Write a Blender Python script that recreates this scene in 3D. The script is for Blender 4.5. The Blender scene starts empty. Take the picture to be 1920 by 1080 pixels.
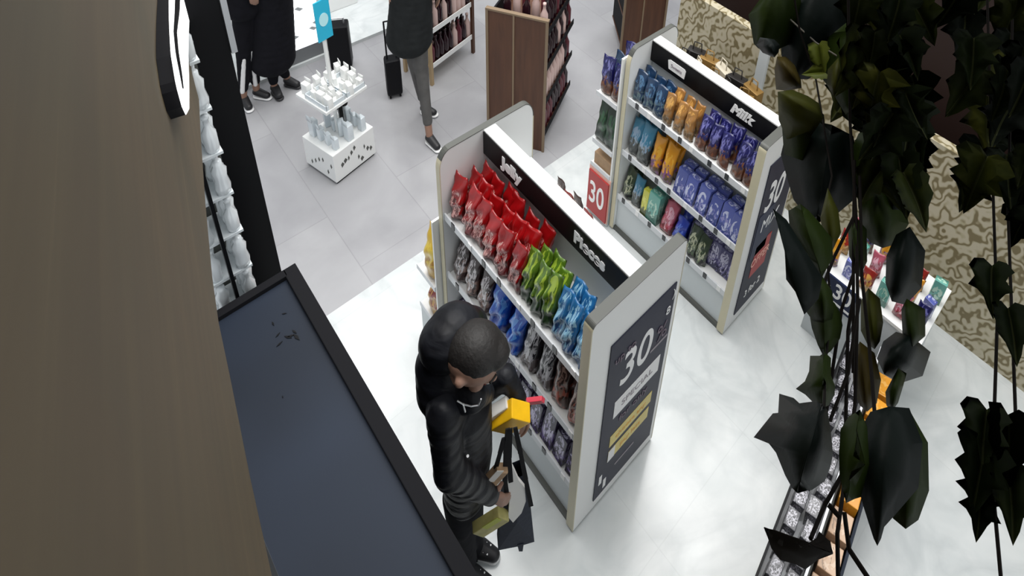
import bpy, bmesh, math, random
from mathutils import Vector, Matrix
random.seed(7)
S = bpy.context.scene
COL = S.collection
# ------------------------------------------------------------------ camera
FPX, YAW, PITCH, ROLL, CH = 1238.35, -0.86784, 0.455355, 0.115071, 3.814
PPX, PPY = 960 + 274.43, 540 - 735.47
cy, sy, cp, sp = math.cos(YAW), math.sin(YAW), math.cos(PITCH), math.sin(PITCH)
FW = Vector((cy*cp, sy*cp, -sp)); R0 = Vector((sy, -cy, 0)); U0 = R0.cross(FW)
RT = math.cos(ROLL)*R0 + math.sin(ROLL)*U0
UP = -math.sin(ROLL)*R0 + math.cos(ROLL)*U0
cam_d = bpy.data.cameras.new('camera'); cam = bpy.data.objects.new('camera', cam_d); COL.objects.link(cam)
m = Matrix((RT, UP, -FW)).transposed().to_4x4(); m.translation = (0, 0, CH)
cam.matrix_world = m
cam_d.sensor_width = 36; cam_d.lens = FPX/1920*36
cam_d.shift_x = -(PPX-960)/1920; cam_d.shift_y = (PPY-540)/1920
cam_d.clip_start = 0.005; cam_d.clip_end = 100
S.camera = cam
CAM = Vector((0, 0, CH))
# ------------------------------------------------------------------ world, lights, exposure
S.view_settings.view_transform = 'Standard'; S.view_settings.look = 'None'
S.view_settings.gamma = 1; S.view_settings.exposure = 0.5; S.view_settings.use_curve_mapping = False
W = bpy.data.worlds.new('world'); S.world = W; W.use_nodes = True
W.node_tree.nodes['Background'].inputs[0].default_value = (0.93, 0.97, 1, 1)
W.node_tree.nodes['Background'].inputs[1].default_value = 0.52
def area(name, loc, size, power, color=(1, .985, .96), spread=110, rot=(0, 0, 0)):
    d = bpy.data.lights.new(name, 'AREA'); d.energy = power; d.size = size; d.color = color; d.spread = math.radians(spread)
    o = bpy.data.objects.new(name, d); o.location = loc; o.rotation_euler = rot; COL.objects.link(o)
area('ceiling_light', (1.7, -.9, 4.5), 2.0, 26)
area('ceiling_light', (1.5, -3.0, 4.5), 2.0, 24)
area('ceiling_light', (4.0, -1.2, 4.5), 2.2, 36)
area('ceiling_light', (4.0, -3.6, 4.5), 2.2, 24)
area('ceiling_light', (-.6, -3.2, 4.5), 2.0, 14)
def downlight(px, py, power=6, r=.035):
    g = CAM + (ray(px, py))*(-CH/ray(px, py).z)
    h = 4.4
    d = bpy.data.lights.new('ceiling_spotlight', 'SPOT'); d.energy = power; d.shadow_soft_size = r; d.spot_size = math.radians(95); d.spot_blend = .6
    o = bpy.data.objects.new('ceiling_spotlight', d); o.location = (g.x*(1+h/CH), g.y*(1+h/CH), h); COL.objects.link(o)
def ray(px, py):
    return FW + RT*((px-PPX)/FPX) + UP*(-(py-PPY)/FPX)
def atz(px, py, z): d = ray(px, py); return CAM + d*((z-CH)/d.z)
def aty(px, py, y): d = ray(px, py); return CAM + d*(y/d.y)
def atx(px, py, x): d = ray(px, py); return CAM + d*(x/d.x)
def topx(p): d = p-CAM; z = d.dot(FW); return Vector((PPX+FPX*d.dot(RT)/z, PPY-FPX*d.dot(UP)/z))
def atd(px, py, dist): d = ray(px, py).normalized(); return CAM + d*dist
for q in ((1228, 885), (1268, 940), (1307, 1040)): downlight(*q)

# ------------------------------------------------------------------ materials
def new_mat(name):
    m = bpy.data.materials.new(name); m.use_nodes = True
    return m, m.node_tree, m.node_tree.nodes['Principled BSDF']
def plain(name, c, rough=.5, metal=0, emit=0, coat=0, noise=0, nscale=30, trans=0, spec=.5):
    m, t, b = new_mat(name)
    b.inputs['Base Color'].default_value = (*c, 1); b.inputs['Roughness'].default_value = rough; b.inputs['Metallic'].default_value = metal
    b.inputs['Specular IOR Level'].default_value = spec
    if coat: b.inputs['Coat Weight'].default_value = coat
    if trans: b.inputs['Transmission Weight'].default_value = trans
    if emit: b.inputs['Emission Color'].default_value = (*c, 1); b.inputs['Emission Strength'].default_value = emit
    if noise:
        tc = t.nodes.new('ShaderNodeTexCoord'); n = t.nodes.new('ShaderNodeTexNoise'); n.inputs['Scale'].default_value = nscale; n.inputs['Detail'].default_value = 4
        t.links.new(tc.outputs['Object'], n.inputs['Vector'])
        mx = t.nodes.new('ShaderNodeMix'); mx.data_type = 'RGBA'; t.links.new(n.outputs['Fac'], mx.inputs[0])
        mx.inputs[6].default_value = (*[v*(1-noise) for v in c], 1); mx.inputs[7].default_value = (*[min(1, v*(1+noise)) for v in c], 1)
        t.links.new(mx.outputs[2], b.inputs['Base Color'])
        bp = t.nodes.new('ShaderNodeBump'); bp.inputs['Strength'].default_value = noise*.5; bp.inputs['Distance'].default_value = .01
        t.links.new(n.outputs['Fac'], bp.inputs['Height']); t.links.new(bp.outputs[0], b.inputs['Normal'])
    return m
def ramp(t, fac, stops, interp='LINEAR'):
    r = t.nodes.new('ShaderNodeValToRGB'); r.color_ramp.interpolation = interp
    e = r.color_ramp.elements
    while len(e) < len(stops): e.new(0.5)
    for k, (p, c) in enumerate(stops): e[k].position = p; e[k].color = (*c, 1) if len(c) == 3 else c
    t.links.new(fac, r.inputs[0]); return r.outputs[0]
def mix(t, fac, a, b, mode='MIX'):
    x = t.nodes.new('ShaderNodeMix'); x.data_type = 'RGBA'; x.blend_type = mode
    for s, v in ((0, fac), (6, a), (7, b)):
        if isinstance(v, (int, float)): x.inputs[s].default_value = v
        elif isinstance(v, tuple): x.inputs[s].default_value = (*v, 1)
        else: t.links.new(v, x.inputs[s])
    return x.outputs[2]
def math_(t, op, a, b=0, c=0):
    x = t.nodes.new('ShaderNodeMath'); x.operation = op
    for s, v in ((0, a), (1, b), (2, c)):
        if isinstance(v, (int, float)): x.inputs[s].default_value = v
        else: t.links.new(v, x.inputs[s])
    return x.outputs[0]
def noise(t, vec, scale, detail=3, dist=0, rough=.5):
    n = t.nodes.new('ShaderNodeTexNoise'); n.inputs['Scale'].default_value = scale; n.inputs['Detail'].default_value = detail
    n.inputs['Distortion'].default_value = dist; n.inputs['Roughness'].default_value = rough
    t.links.new(vec, n.inputs['Vector']); return n.outputs['Fac']
def coord(t, kind='Object'):
    return t.nodes.new('ShaderNodeTexCoord').outputs[kind]
def mapping(t, vec, scale=(1, 1, 1), rot=(0, 0, 0), loc=(0, 0, 0)):
    x = t.nodes.new('ShaderNodeMapping'); x.inputs['Scale'].default_value = scale; x.inputs['Rotation'].default_value = rot; x.inputs['Location'].default_value = loc
    t.links.new(vec, x.inputs['Vector']); return x.outputs[0]

def marble():
    m, t, b = new_mat('white_marble'); v = coord(t)
    n1 = noise(t, v, 1.3, 6, 1.5); n2 = noise(t, v, 6, 6, .8)
    vein = ramp(t, n1, [(.44, (1, 1, 1)), (.5, (.90, .905, .91)), (.56, (1, 1, 1))])
    base = ramp(t, n2, [(.3, (.60, .635, .64)), (.7, (.70, .725, .725))])
    c = mix(t, 1.0, base, vein, 'MULTIPLY')
    br = t.nodes.new('ShaderNodeTexBrick'); br.offset = 0; br.inputs['Scale'].default_value = 1; br.inputs['Mortar Size'].default_value = .0025
    br.inputs['Brick Width'].default_value = .62; br.inputs['Row Height'].default_value = .62
    for k, col in (('Color1', (1, 1, 1)), ('Color2', (.97, .975, .98)), ('Mortar', (.92, .925, .93))): br.inputs[k].default_value = (*col, 1)
    t.links.new(v, br.inputs['Vector'])
    c = mix(t, 1.0, c, br.outputs['Color'], 'MULTIPLY')
    t.links.new(c, b.inputs['Base Color']); b.inputs['Roughness'].default_value = .16; b.inputs['Specular IOR Level'].default_value = .5
    return m
def grey_tile():
    m, t, b = new_mat('grey_stone_tile'); v = coord(t)
    n2 = noise(t, v, 2.2, 5, .4)
    base = ramp(t, n2, [(.3, (.30, .30, .315)), (.7, (.40, .40, .415))])
    br = t.nodes.new('ShaderNodeTexBrick'); br.offset = .5; br.inputs['Scale'].default_value = 1; br.inputs['Mortar Size'].default_value = .003
    br.inputs['Brick Width'].default_value = .9; br.inputs['Row Height'].default_value = .45
    for k, col in (('Color1', (1, 1, 1)), ('Color2', (.93, .93, .94)), ('Mortar', (.82, .82, .82))): br.inputs[k].default_value = (*col, 1)
    t.links.new(v, br.inputs['Vector'])
    t.links.new(mix(t, 1.0, base, br.outputs['Color'], 'MULTIPLY'), b.inputs['Base Color']); b.inputs['Roughness'].default_value = .38
    return m
def wood(name, c1, c2, axis=2, scale=4, rough=.5):
    m, t, b = new_mat(name); sc = [14, 14, 14]; sc[axis] = 1.2
    v = mapping(t, coord(t), tuple(s*scale/4 for s in sc))
    t.links.new(ramp(t, noise(t, v, 2, 5, .6), [(.3, c1), (.7, c2)]), b.inputs['Base Color']); b.inputs['Roughness'].default_value = rough
    return m
def bark_wall():
    # brushed brown plaster seen from a few centimetres
    m, t, b = new_mat('brown_brushed_plaster')
    v = mapping(t, coord(t), (1.5, 1.5, 22), (0, .75, 0))
    n = noise(t, v, 1.3, 3, .8); n2 = noise(t, mapping(t, coord(t), (2, 2, .8)), 2.4, 2)
    c = ramp(t, n, [(.3, (.108, .073, .035)), (.66, (.128, .089, .043)), (.80, (.18, .128, .066))])
    c = mix(t, 1.0, c, ramp(t, n2, [(.35, (.80, .88, .9)), (.65, (1, 1, 1))]), 'MULTIPLY')
    t.links.new(c, b.inputs['Base Color']); b.inputs['Roughness'].default_value = .6
    bp = t.nodes.new('ShaderNodeBump'); bp.inputs['Strength'].default_value = .08; bp.inputs['Distance'].default_value = .002
    t.links.new(n, bp.inputs['Height']); t.links.new(bp.outputs[0], b.inputs['Normal'])
    return m
def zigzag():
    m, t, b = new_mat('gold_wavy_pattern'); v = mapping(t, coord(t), (1, 1, .75))
    w = t.nodes.new('ShaderNodeTexWave'); w.wave_type = 'BANDS'; w.bands_direction = 'DIAGONAL'; w.inputs['Scale'].default_value = 7
    w.inputs['Distortion'].default_value = 11; w.inputs['Detail'].default_value = 1; w.inputs['Detail Scale'].default_value = 2.2; w.inputs['Detail Roughness'].default_value = .5
    t.links.new(v, w.inputs['Vector'])
    t.links.new(ramp(t, w.outputs['Fac'], [(.12, (.20, .16, .08)), (.38, (.42, .37, .24)), (.8, (.52, .47, .35))]), b.inputs['Base Color'])
    b.inputs['Roughness'].default_value = .6
    return m
def pack_mat(name, top, low, label, accent, lv=(.30, .78), letters=True, rough=.28, nscale=7, lowv=.3):
    m, t, b = new_mat(name)
    uv = coord(t, 'UV'); sx = t.nodes.new('ShaderNodeSeparateXYZ'); t.links.new(uv, sx.inputs[0]); u, v = sx.outputs[0], sx.outputs[1]
    oi = t.nodes.new('ShaderNodeObjectInfo')
    cmb = t.nodes.new('ShaderNodeCombineXYZ'); t.links.new(u, cmb.inputs[0]); t.links.new(v, cmb.inputs[1])
    t.links.new(math_(t, 'MULTIPLY', oi.outputs['Random'], 1.5), cmb.inputs[2]); pv = cmb.outputs[0]
    wob = noise(t, pv, 4, 2)
    vv = math_(t, 'ADD', v, math_(t, 'MULTIPLY', math_(t, 'SUBTRACT', wob, .5), .35))
    c = mix(t, math_(t, 'GREATER_THAN', vv, lowv), low, top)
    # accent blobs (printed pictures) in the low half
    acc = math_(t, 'MULTIPLY', math_(t, 'GREATER_THAN', noise(t, mapping(t, pv, (1, 1.6, 1), loc=(3, 1, 0)), 5, 2), .54), math_(t, 'LESS_THAN', v, .55))
    c = mix(t, acc, c, accent)
    # label with lettering-like marks; small highlights are painted in with them
    cx_, r2 = .5, (lv[1]-lv[0])/2; mid = (lv[1]+lv[0])/2
    du = math_(t, 'DIVIDE', math_(t, 'SUBTRACT', u, .5), .40); dv = math_(t, 'DIVIDE', math_(t, 'SUBTRACT', v, mid), r2)
    rr = math_(t, 'ADD', math_(t, 'MULTIPLY', du, du), math_(t, 'MULTIPLY', dv, dv))
    ins = math_(t, 'LESS_THAN', rr, 1)
    if letters:
        nz = noise(t, mapping(t, pv, (1.2, 1.0, 1)), nscale, 2, .8)
        ins = math_(t, 'MULTIPLY', ins, math_(t, 'GREATER_THAN', nz, .515))
    c = mix(t, ins, c, label)
    c = mix(t, 1.0, c, ramp(t, oi.outputs['Random'], [(0, (.78, .78, .78)), (1, (1, 1, 1))]), 'MULTIPLY')
    t.links.new(c, b.inputs['Base Color']); b.inputs['Roughness'].default_value = rough; b.inputs['Coat Weight'].default_value = .3
    return m
M = dict(
 marble=marble(), grey=grey_tile(), brown=bark_wall(), zig=zigzag(),
 white=plain('white_lacquer', (.86, .87, .86), .35), panel=plain('pale_grey_lacquer', (.60, .64, .66), .4), warm=plain('warm_white_lacquer', (.80, .80, .74), .4),
 cream=plain('pale_gold_edge', (.62, .57, .40), .35), dgrey=plain('dark_grey_edge', (.075, .078, .070), .5), bronze=plain('bronze_edge', (.22, .16, .10), .4, .3),
 black=plain('black_gloss', (.006, .006, .007), .35, spec=.12), blackm=plain('black_matt', (.010, .010, .012), .75, spec=.12),
 ink=plain('charcoal_poster', (.026, .028, .05), .45, spec=.12, noise=.35, nscale=3), navy=plain('navy_board', (.012, .02, .06), .4, spec=.12),
 text=plain('white_print', (.92, .92, .92), .5), greyt=plain('grey_print', (.30, .27, .30), .5), mauve=plain('mauve_print', (.16, .12, .16), .5), yellow=plain('pale_yellow_print', (.80, .66, .22), .5, noise=.25, nscale=14),
 orange_l=plain('orange_print', (.75, .42, .08), .5), red=plain('red_board', (.42, .03, .03), .5), pink=plain('pink_edge', (.85, .5, .42), .5),
 walnut=wood('walnut_veneer', (.060, .020, .007), (.092, .034, .013)), oak=plain('oak_trim', (.20, .14, .085), .5), paleoak=plain('pale_wood_leg', (.42, .30, .16), .5),
 rail=plain('price_rail', (.70, .72, .75), .3), tag=plain('black_price_tag', (.012, .014, .018), .3), steel=plain('brushed_steel', (.55, .56, .58), .3, .8),
 glow=plain('lit_white_letter', (1, 1, 1), .5, emit=1.0), lightbox=plain('lit_white_panel', (.95, .97, 1), .5, emit=.75), cyan=plain('cyan_card', (.02, .50, .75), .4), cyanl=plain('pale_cyan_print', (.55, .92, .98), .5),
 slate=None, skin=plain('skin', (.30, .17, .12), .55, noise=.12, nscale=40), hair=plain('dark_hair', (.011, .009, .008), .6, noise=.5, nscale=90),
 jacket=None, cloth=plain('black_trouser_cloth', (.008, .008, .011), .85, spec=.12, noise=.4, nscale=25), coat=plain('dark_coat_cloth', (.018, .020, .021), .85, spec=.12, noise=.4, nscale=18), gcoat=plain('grey_trouser_cloth', (.085, .082, .080), .85, noise=.3, nscale=18),
 shoe=plain('black_shoe', (.012, .012, .014), .5), sole=plain('white_sole', (.8, .8, .8), .5), shin=plain('pale_skin', (.45, .36, .33), .6),
 bag=plain('navy_canvas', (.012, .018, .035), .8, noise=.3, nscale=40), lining=plain('white_paper', (.72, .70, .66), .7, noise=.12, nscale=20), yb=plain('yellow_box', (.82, .46, .008), .35, noise=.15, nscale=25),
 case=plain('black_luggage', (.008, .008, .010), .45, spec=.12), glass=plain('silver_glass', (.80, .84, .86), .15, .1), clear=plain('clear_acrylic', (.70, .76, .80), .12), leaf=None,
 tan=plain('tan_cardboard', (.40, .26, .15), .7, noise=.3, nscale=30))
def slate():
    m, t, b = new_mat('dark_blue_lacquer'); v = coord(t)
    n = noise(t, v, 2.2, 2); n3 = noise(t, v, 30, 4)
    c = ramp(t, n, [(.3, (.013, .018, .029)), (.7, (.021, .030, .050))])
    t.links.new(c, b.inputs['Base Color']); b.inputs['Roughness'].default_value = .55; b.inputs['Specular IOR Level'].default_value = .2
    return m
M['slate'] = slate()
def jacket():
    m, t, b = new_mat('black_quilted_nylon'); v = coord(t)
    n = noise(t, mapping(t, v, (1, 1, 2.2)), 14, 3, .5)
    t.links.new(ramp(t, n, [(.35, (.004, .004, .006)), (.7, (.011, .012, .016))]), b.inputs['Base Color']); b.inputs['Roughness'].default_value = .5; b.inputs['Specular IOR Level'].default_value = .25
    w = t.nodes.new('ShaderNodeTexWave'); w.bands_direction = 'Z'; w.inputs['Scale'].default_value = 5; w.inputs['Distortion'].default_value = 5; w.inputs['Detail Scale'].default_value = 1.5
    t.links.new(v, w.inputs['Vector'])
    bp = t.nodes.new('ShaderNodeBump'); bp.inputs['Strength'].default_value = .35; bp.inputs['Distance'].default_value = .014
    t.links.new(math_(t, 'ADD', w.outputs['Fac'], n), bp.inputs['Height']); t.links.new(bp.outputs[0], b.inputs['Normal'])
    return m
M['jacket'] = jacket()
def leafmat():
    m, t, b = new_mat('ivy_leaf'); uv = coord(t, 'UV'); oi = t.nodes.new('ShaderNodeObjectInfo')
    sx = t.nodes.new('ShaderNodeSeparateXYZ'); t.links.new(uv, sx.inputs[0])
    n = noise(t, uv, 3.0, 3)
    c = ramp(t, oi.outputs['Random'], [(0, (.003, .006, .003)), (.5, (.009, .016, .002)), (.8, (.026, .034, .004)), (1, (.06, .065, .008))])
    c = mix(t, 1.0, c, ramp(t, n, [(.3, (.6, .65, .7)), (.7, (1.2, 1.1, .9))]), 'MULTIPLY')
    mid = math_(t, 'LESS_THAN', math_(t, 'ABSOLUTE', math_(t, 'SUBTRACT', sx.outputs[0], .5)), .018)
    c = mix(t, math_(t, 'MULTIPLY', mid, .6), c, (.09, .10, .04))
    t.links.new(c, b.inputs['Base Color']); b.inputs['Roughness'].default_value = .6; b.inputs['Specular IOR Level'].default_value = .12
    return m
M['leaf'] = leafmat()
M['stem'] = plain('dark_stem', (.008, .006, .005), .7, spec=.1)
M['sprig'] = plain('green_sprig', (.20, .24, .03), .5)

# ------------------------------------------------------------------ mesh helpers
def obj(name, bm, mat, parent=None, smooth=False):
    me = bpy.data.meshes.new(name); bmesh.ops.recalc_face_normals(bm, faces=bm.faces); bm.to_mesh(me); bm.free()
    for x in (mat if isinstance(mat, (list, tuple)) else [mat]): me.materials.append(x)
    if smooth:
        for p in me.polygons: p.use_smooth = True
    o = bpy.data.objects.new(name, me); COL.objects.link(o)
    if parent: o.parent = parent
    return o
def tag(o, label, cat, group=None, kind=None):
    if label: o['label'] = label
    if cat: o['category'] = cat
    if group: o['group'] = group
    if kind: o['kind'] = kind
    return o
def thing(name, label, cat, loc=(0, 0, 0), rz=0, group=None):
    o = bpy.data.objects.new(name, None); COL.objects.link(o); o.location = loc; o.rotation_euler = (0, 0, rz)
    o.empty_display_size = .05
    return tag(o, label, cat, group)
def structure(name, bm, mat):
    o = obj(name, bm, mat); o['kind'] = 'structure'; return o
def box(bm, x0, x1, y0, y1, z0, z1, bev=0):
    r = bmesh.ops.create_cube(bm, size=1)
    for v in r['verts']:
        v.co = Vector((x0+(v.co.x+.5)*(x1-x0), y0+(v.co.y+.5)*(y1-y0), z0+(v.co.z+.5)*(z1-z0)))
    if bev:
        es = list({e for v in r['verts'] for e in v.link_edges})
        bmesh.ops.bevel(bm, geom=es, offset=bev, segments=2, affect='EDGES', profile=.6)
    return bm
def B(*a, bev=0): return box(bmesh.new(), *a, bev=bev)
def cyl(bm, p, q, r1, r2=None, n=16):
    p, q = Vector(p), Vector(q); r2 = r1 if r2 is None else r2; d = q-p
    mt = Matrix.Translation((p+q)/2) @ d.to_track_quat('Z', 'Y').to_matrix().to_4x4()
    bmesh.ops.create_cone(bm, cap_ends=True, segments=n, radius1=r1, radius2=r2, depth=d.length, matrix=mt); return bm
def tube(bm, pts, r, n=8):
    for a, b in zip(pts[:-1], pts[1:]): cyl(bm, a, b, r, n=n)
    for a in pts[1:-1]: bmesh.ops.create_icosphere(bm, subdivisions=1, radius=r, matrix=Matrix.Translation(a))
    return bm
def lathe(bm, prof, c=(0, 0, 0), n=16):
    rings = []
    for r, z in prof: rings.append([bm.verts.new((c[0]+r*math.cos(2*math.pi*k/n), c[1]+r*math.sin(2*math.pi*k/n), c[2]+z)) for k in range(n)])
    for a, b in zip(rings[:-1], rings[1:]):
        for k in range(n): bm.faces.new((a[k], a[(k+1) % n], b[(k+1) % n], b[k]))
    bm.faces.new(rings[0][::-1]); bm.faces.new(rings[-1]); return bm
def extrude_poly(pts, vec, bm=None):
    bm = bm or bmesh.new(); vec = Vector(vec)
    a = [bm.verts.new(p) for p in pts]; b = [bm.verts.new(Vector(p)+vec) for p in pts]; n = len(a)
    bm.faces.new(a); bm.faces.new(b[::-1])
    for k in range(n): bm.faces.new((a[k], b[k], b[(k+1) % n], a[(k+1) % n]))
    return bm
def text(name, s, mat, parent, loc, xdir, ydir, size, sx=1, shear=0, depth=.002, align='CENTER', bold=0):
    cu = bpy.data.curves.new(name, 'FONT'); cu.body = s; cu.size = size; cu.extrude = depth; cu.align_x = align; cu.align_y = 'CENTER'; cu.shear = shear; cu.offset = bold
    o = bpy.data.objects.new(name, cu); COL.objects.link(o)
    dg = bpy.context.evaluated_depsgraph_get(); me = bpy.data.meshes.new_from_object(o.evaluated_get(dg)); bpy.data.objects.remove(o); bpy.data.curves.remove(cu)
    X, Y = Vector(xdir), Vector(ydir); Z = X.cross(Y)
    mt = Matrix((X*sx, Y, Z)).transposed().to_4x4(); mt.translation = loc
    me.transform(mt); me.materials.clear(); me.materials.append(mat)
    r = bpy.data.objects.new(name, me); COL.objects.link(r); r.parent = parent
    return r
ORD = ['first', 'second', 'third', 'fourth', 'fifth', 'sixth', 'seventh', 'eighth', 'ninth', 'tenth', 'eleventh', 'twelfth', 'thirteenth', 'fourteenth', 'fifteenth', 'sixteenth', 'seventeenth', 'eighteenth', 'nineteenth', 'twentieth']

# ------------------------------------------------------------------ setting
fb = bmesh.new()
for x0, x1 in ((-2.5, 2.555),):
    vs = [fb.verts.new(c) for c in ((x0, 1.2, 0), (x1, 1.2, 0), (x1, -8, 0), (x0, -8, 0))]; f = fb.faces.new(vs); f.material_index = 0
vs = [fb.verts.new(c) for c in ((2.555, 1.2, 0), (8.5, 1.2, 0), (8.5, -8, 0), (2.555, -8, 0))]; f = fb.faces.new(vs); f.material_index = 1
structure('floor', fb, [M['marble'], M['grey']])

# brown wall on which the camera hangs; its plane is y = .06 - .177 x
WS, WY = .177, .06
def onwall(px, py, off=0):
    d = ray(px, py); t = (WY-off)/(d.y+WS*d.x); return CAM + d*t
edge = [onwall(px, py) for px, py in ((366, -60), (366, 0), (369, 92), (376, 250), (385, 380), (398, 520), (410, 605), (430, 700), (470, 900), (510, 1080), (522, 1130))]
top = Vector((edge[0].x, edge[0].y, 4.7)); bot = Vector((edge[-1].x, edge[-1].y, 0))
back = lambda z: Vector((-2.2, WY+WS*2.2, z))
structure('wall_left', extrude_poly([back(4.7), top] + edge + [bot, back(0)], (.0177*.6, .1*.6, 0)), M['brown'])
# low partition with the gold wavy pattern, dark wall behind it
structure('wall_right', B(-2.5, 2.34, -3.20, -3.14, 0, 1.20), M['zig'])
for x in (1.60,):
    structure('trim_1', B(x-.035, x+.035, -3.14, -3.115, 0, 1.2), M['panel'])
structure('wall_back', B(-2.5, 2.44, -3.50, -3.42, 0, 3.2), plain('dark_brown_wall', (.018, .006, .004), .6))

# ------------------------------------------------------------------ tall dark cabinet, black fin, glass showcase, lit sign
t = thing('tall_cabinet', 'tall cabinet with dark blue top and black rim against the brown wall', 'cabinet', (.86, -.165, 0))
CB = lambda x0, x1, y0, y1, z0, z1: B(x0-.86, x1-.86, y0+.165, y1+.165, z0, z1)
obj('body', CB(.31, 1.40, -.29, -.04, 0, 1.955), M['blackm'], t)
obj('top_panel', CB(.315, 1.392, -.272, -.035, 1.955, 1.985), M['slate'], t)
rb = bmesh.new()
for a in ((.30, 1.415, -.305, -.272), (1.392, 1.415, -.278, -.03), (.30, .315, -.278, -.03)): box(rb, a[0]-.86, a[1]-.86, a[2]+.165, a[3]+.165, 1.93, 2.0, .002)
obj('rim', rb, M['blackm'], t)
# scuff marks lying on the top
sb = bmesh.new()
for px, py, l, a in ((512, 607, .012, 0), (533, 588, .010, 1), (521, 628, .012, 2), (540, 632, .018, .6), (552, 622, .014, .3), (556, 632, .022, .2), (524, 645, .014, 1.8), (530, 744, .006, 0), (545, 630, .015, 1.2)):
    p = atz(px, py, 1.986) - Vector((.86, -.165, 0)); dv = Vector((math.cos(a), math.sin(a), 0))*l*.6; dn = Vector((-dv.y, dv.x, 0))*.28
    extrude_poly([p-dv, p+dn, p+dv, p-dn], (0, 0, .001), sb)
obj('scuff_mark', sb, M['black'], t)
hb = bmesh.new(); h0 = aty(728, 845, -.31) - Vector((.86, -.165, 0))
box(hb, h0.x-.03, h0.x+.02, h0.y-.006, h0.y+.006, h0.z-.03, h0.z+.02, .003)
obj('catch', hb, M['dgrey'], t)

t = thing('wall_fin', 'black upright fin panel behind the tall cabinet, beside the grey floor', 'partition', (1.62, -.2, 0))
obj('panel', B(-.02, .02, -.105, .19, 0, 4.3), M['black'], t)
o = obj('edge_highlight', B(-.028, -.012, -.118, -.105, 2.62, 4.3), M['steel'], t); o['label'] = 'thin silver strip painted as the edge highlight'  # highlight on the upper edge of the fin, built in as a pale strip

t = thing('glass_showcase', 'narrow black-framed showcase of silver bottles between brown wall and black fin', 'showcase', (1.50, -.165, 0))
obj('post', B(-.06, -.045, -.005, .003, 1.5, 3.0), M['black'], t)
obj('back_board', B(.055, .07, -.06, .08, 1.5, 3.0), M['dgrey'], t)
fr = bmesh.new(); box(fr, -.06, -.05, .048, .054, 1.5, 2.55); box(fr, -.06, .06, -.055, .055, 1.48, 1.5); box(fr, -.06, .06, -.05, .05, 2.98, 3.0); obj('frame', fr, M['steel'], t)
zs = [1.9+.14*k for k in range(7)]
for z in zs: obj('shelf', B(-.045, .05, -.052, .052, z-.008, z), M['glass'], t)
def bottle(kind):
    bm = bmesh.new()
    prof = {0: [(.013, 0), (.015, .01), (.015, .06), (.006, .08), (.006, .10), (.008, .102), (.008, .112)],
            1: [(.016, 0), (.018, .02), (.014, .05), (.017, .075), (.010, .09), (.010, .105)]}[kind]
    return lathe(bm, prof, n=12)
protos = {}
def place(name, maker, key, mat, loc, rz, label, cat, group, tilt=(0, 0), sc=1):
    if key not in protos: protos[key] = None
    if protos[key] is None:
        o = obj(name, maker(), mat, smooth=True); protos[key] = o
    else:
        o = protos[key].copy(); COL.objects.link(o)
    o.name = name
    o.location = loc; o.rotation_euler = (tilt[0], tilt[1], rz); o.scale = (sc, sc, sc)
    return tag(o, label, cat, group)
for j, z in enumerate(zs):
    for k, (dx, dy) in enumerate(((-.03, -.036), (0, -.038), (.03, -.034), (-.03, .026), (.01, .028))):
        col = 'right' if dy < 0 else 'left'
        place('bottle', lambda: bottle((j+k) % 2), 'bottle%d' % ((j+k) % 2), M['glass'], (1.50+dx, -.165+dy, z), 0,
              'silver bottle in showcase %s column, %s shelf up, %s from front' % (col, ORD[j], ORD[k if k < 3 else k-3]), 'bottle', 'silver bottles in the showcase')

t = thing('lit_sign', 'large white lit letters with black sides mounted on the brown wall', 'sign', onwall(335, 60))
O0 = onwall(335, 60); OFF = .0145
def sg(px, py, off=OFF): return onwall(px, py, off) - O0
outer = [(324, -95), (317, -20), (318, 45), (321, 100), (331, 160), (342, 200), (350, 217), (355, 205), (355, 160), (353, 100), (354, 60), (357, 0), (356, -95)]
inn = [(330, -60), (327, 30), (325, 58), (329, 100), (337, 140), (343, 172), (346, 168), (343, 140), (336, 95), (333, 60), (338, 20), (340, -60)]
def ring(off0, off1, oth=outer, inh=inn):
    bm = bmesh.new()
    def res(pts, n=40):
        # resample closed polyline by angle-less arclength
        P = [Vector(p).to_3d() for p in pts]; P.append(P[0]); L = [0]
        for a, b in zip(P[:-1], P[1:]): L.append(L[-1]+(b-a).length)
        out = []
        for k in range(n):
            s = L[-1]*k/n; i = max(j for j in range(len(L)) if L[j] <= s); i = min(i, len(P)-2)
            f = (s-L[i])/(L[i+1]-L[i]); out.append(P[i].lerp(P[i+1], f))
        return out
    a = res(oth); b = res(inh)
    va = [[bm.verts.new(sg(p.x, p.y, o)) for p in a] for o in (off0,)] + [[bm.verts.new(sg(p.x, p.y, off0)+Vector((-WS, -1, 0)).normalized()*-(off0-off1)) for p in a]]
    vb = [[bm.verts.new(sg(p.x, p.y, off0)) for p in b]] + [[bm.verts.new(sg(p.x, p.y, off0)+Vector((-WS, -1, 0)).normalized()*-(off0-off1)) for p in b]]
    n = len(a)
    for k in range(n):
        j = (k+1) % n
        bm.faces.new((va[0][k], va[0][j], vb[0][j], vb[0][k])); bm.faces.new((va[1][k], vb[1][k], vb[1][j], va[1][j]))
        bm.faces.new((va[0][k], va[1][k], va[1][j], va[0][j])); bm.faces.new((vb[0][k], vb[0][j], vb[1][j], vb[1][k]))
    return bm
obj('letter_side', ring(OFF, .0005), M['blackm'], t)
fc = obj('letter_face', ring(OFF+.0006, OFF), M['glow'], t); fc['label'] = 'white lit letter face'

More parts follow.
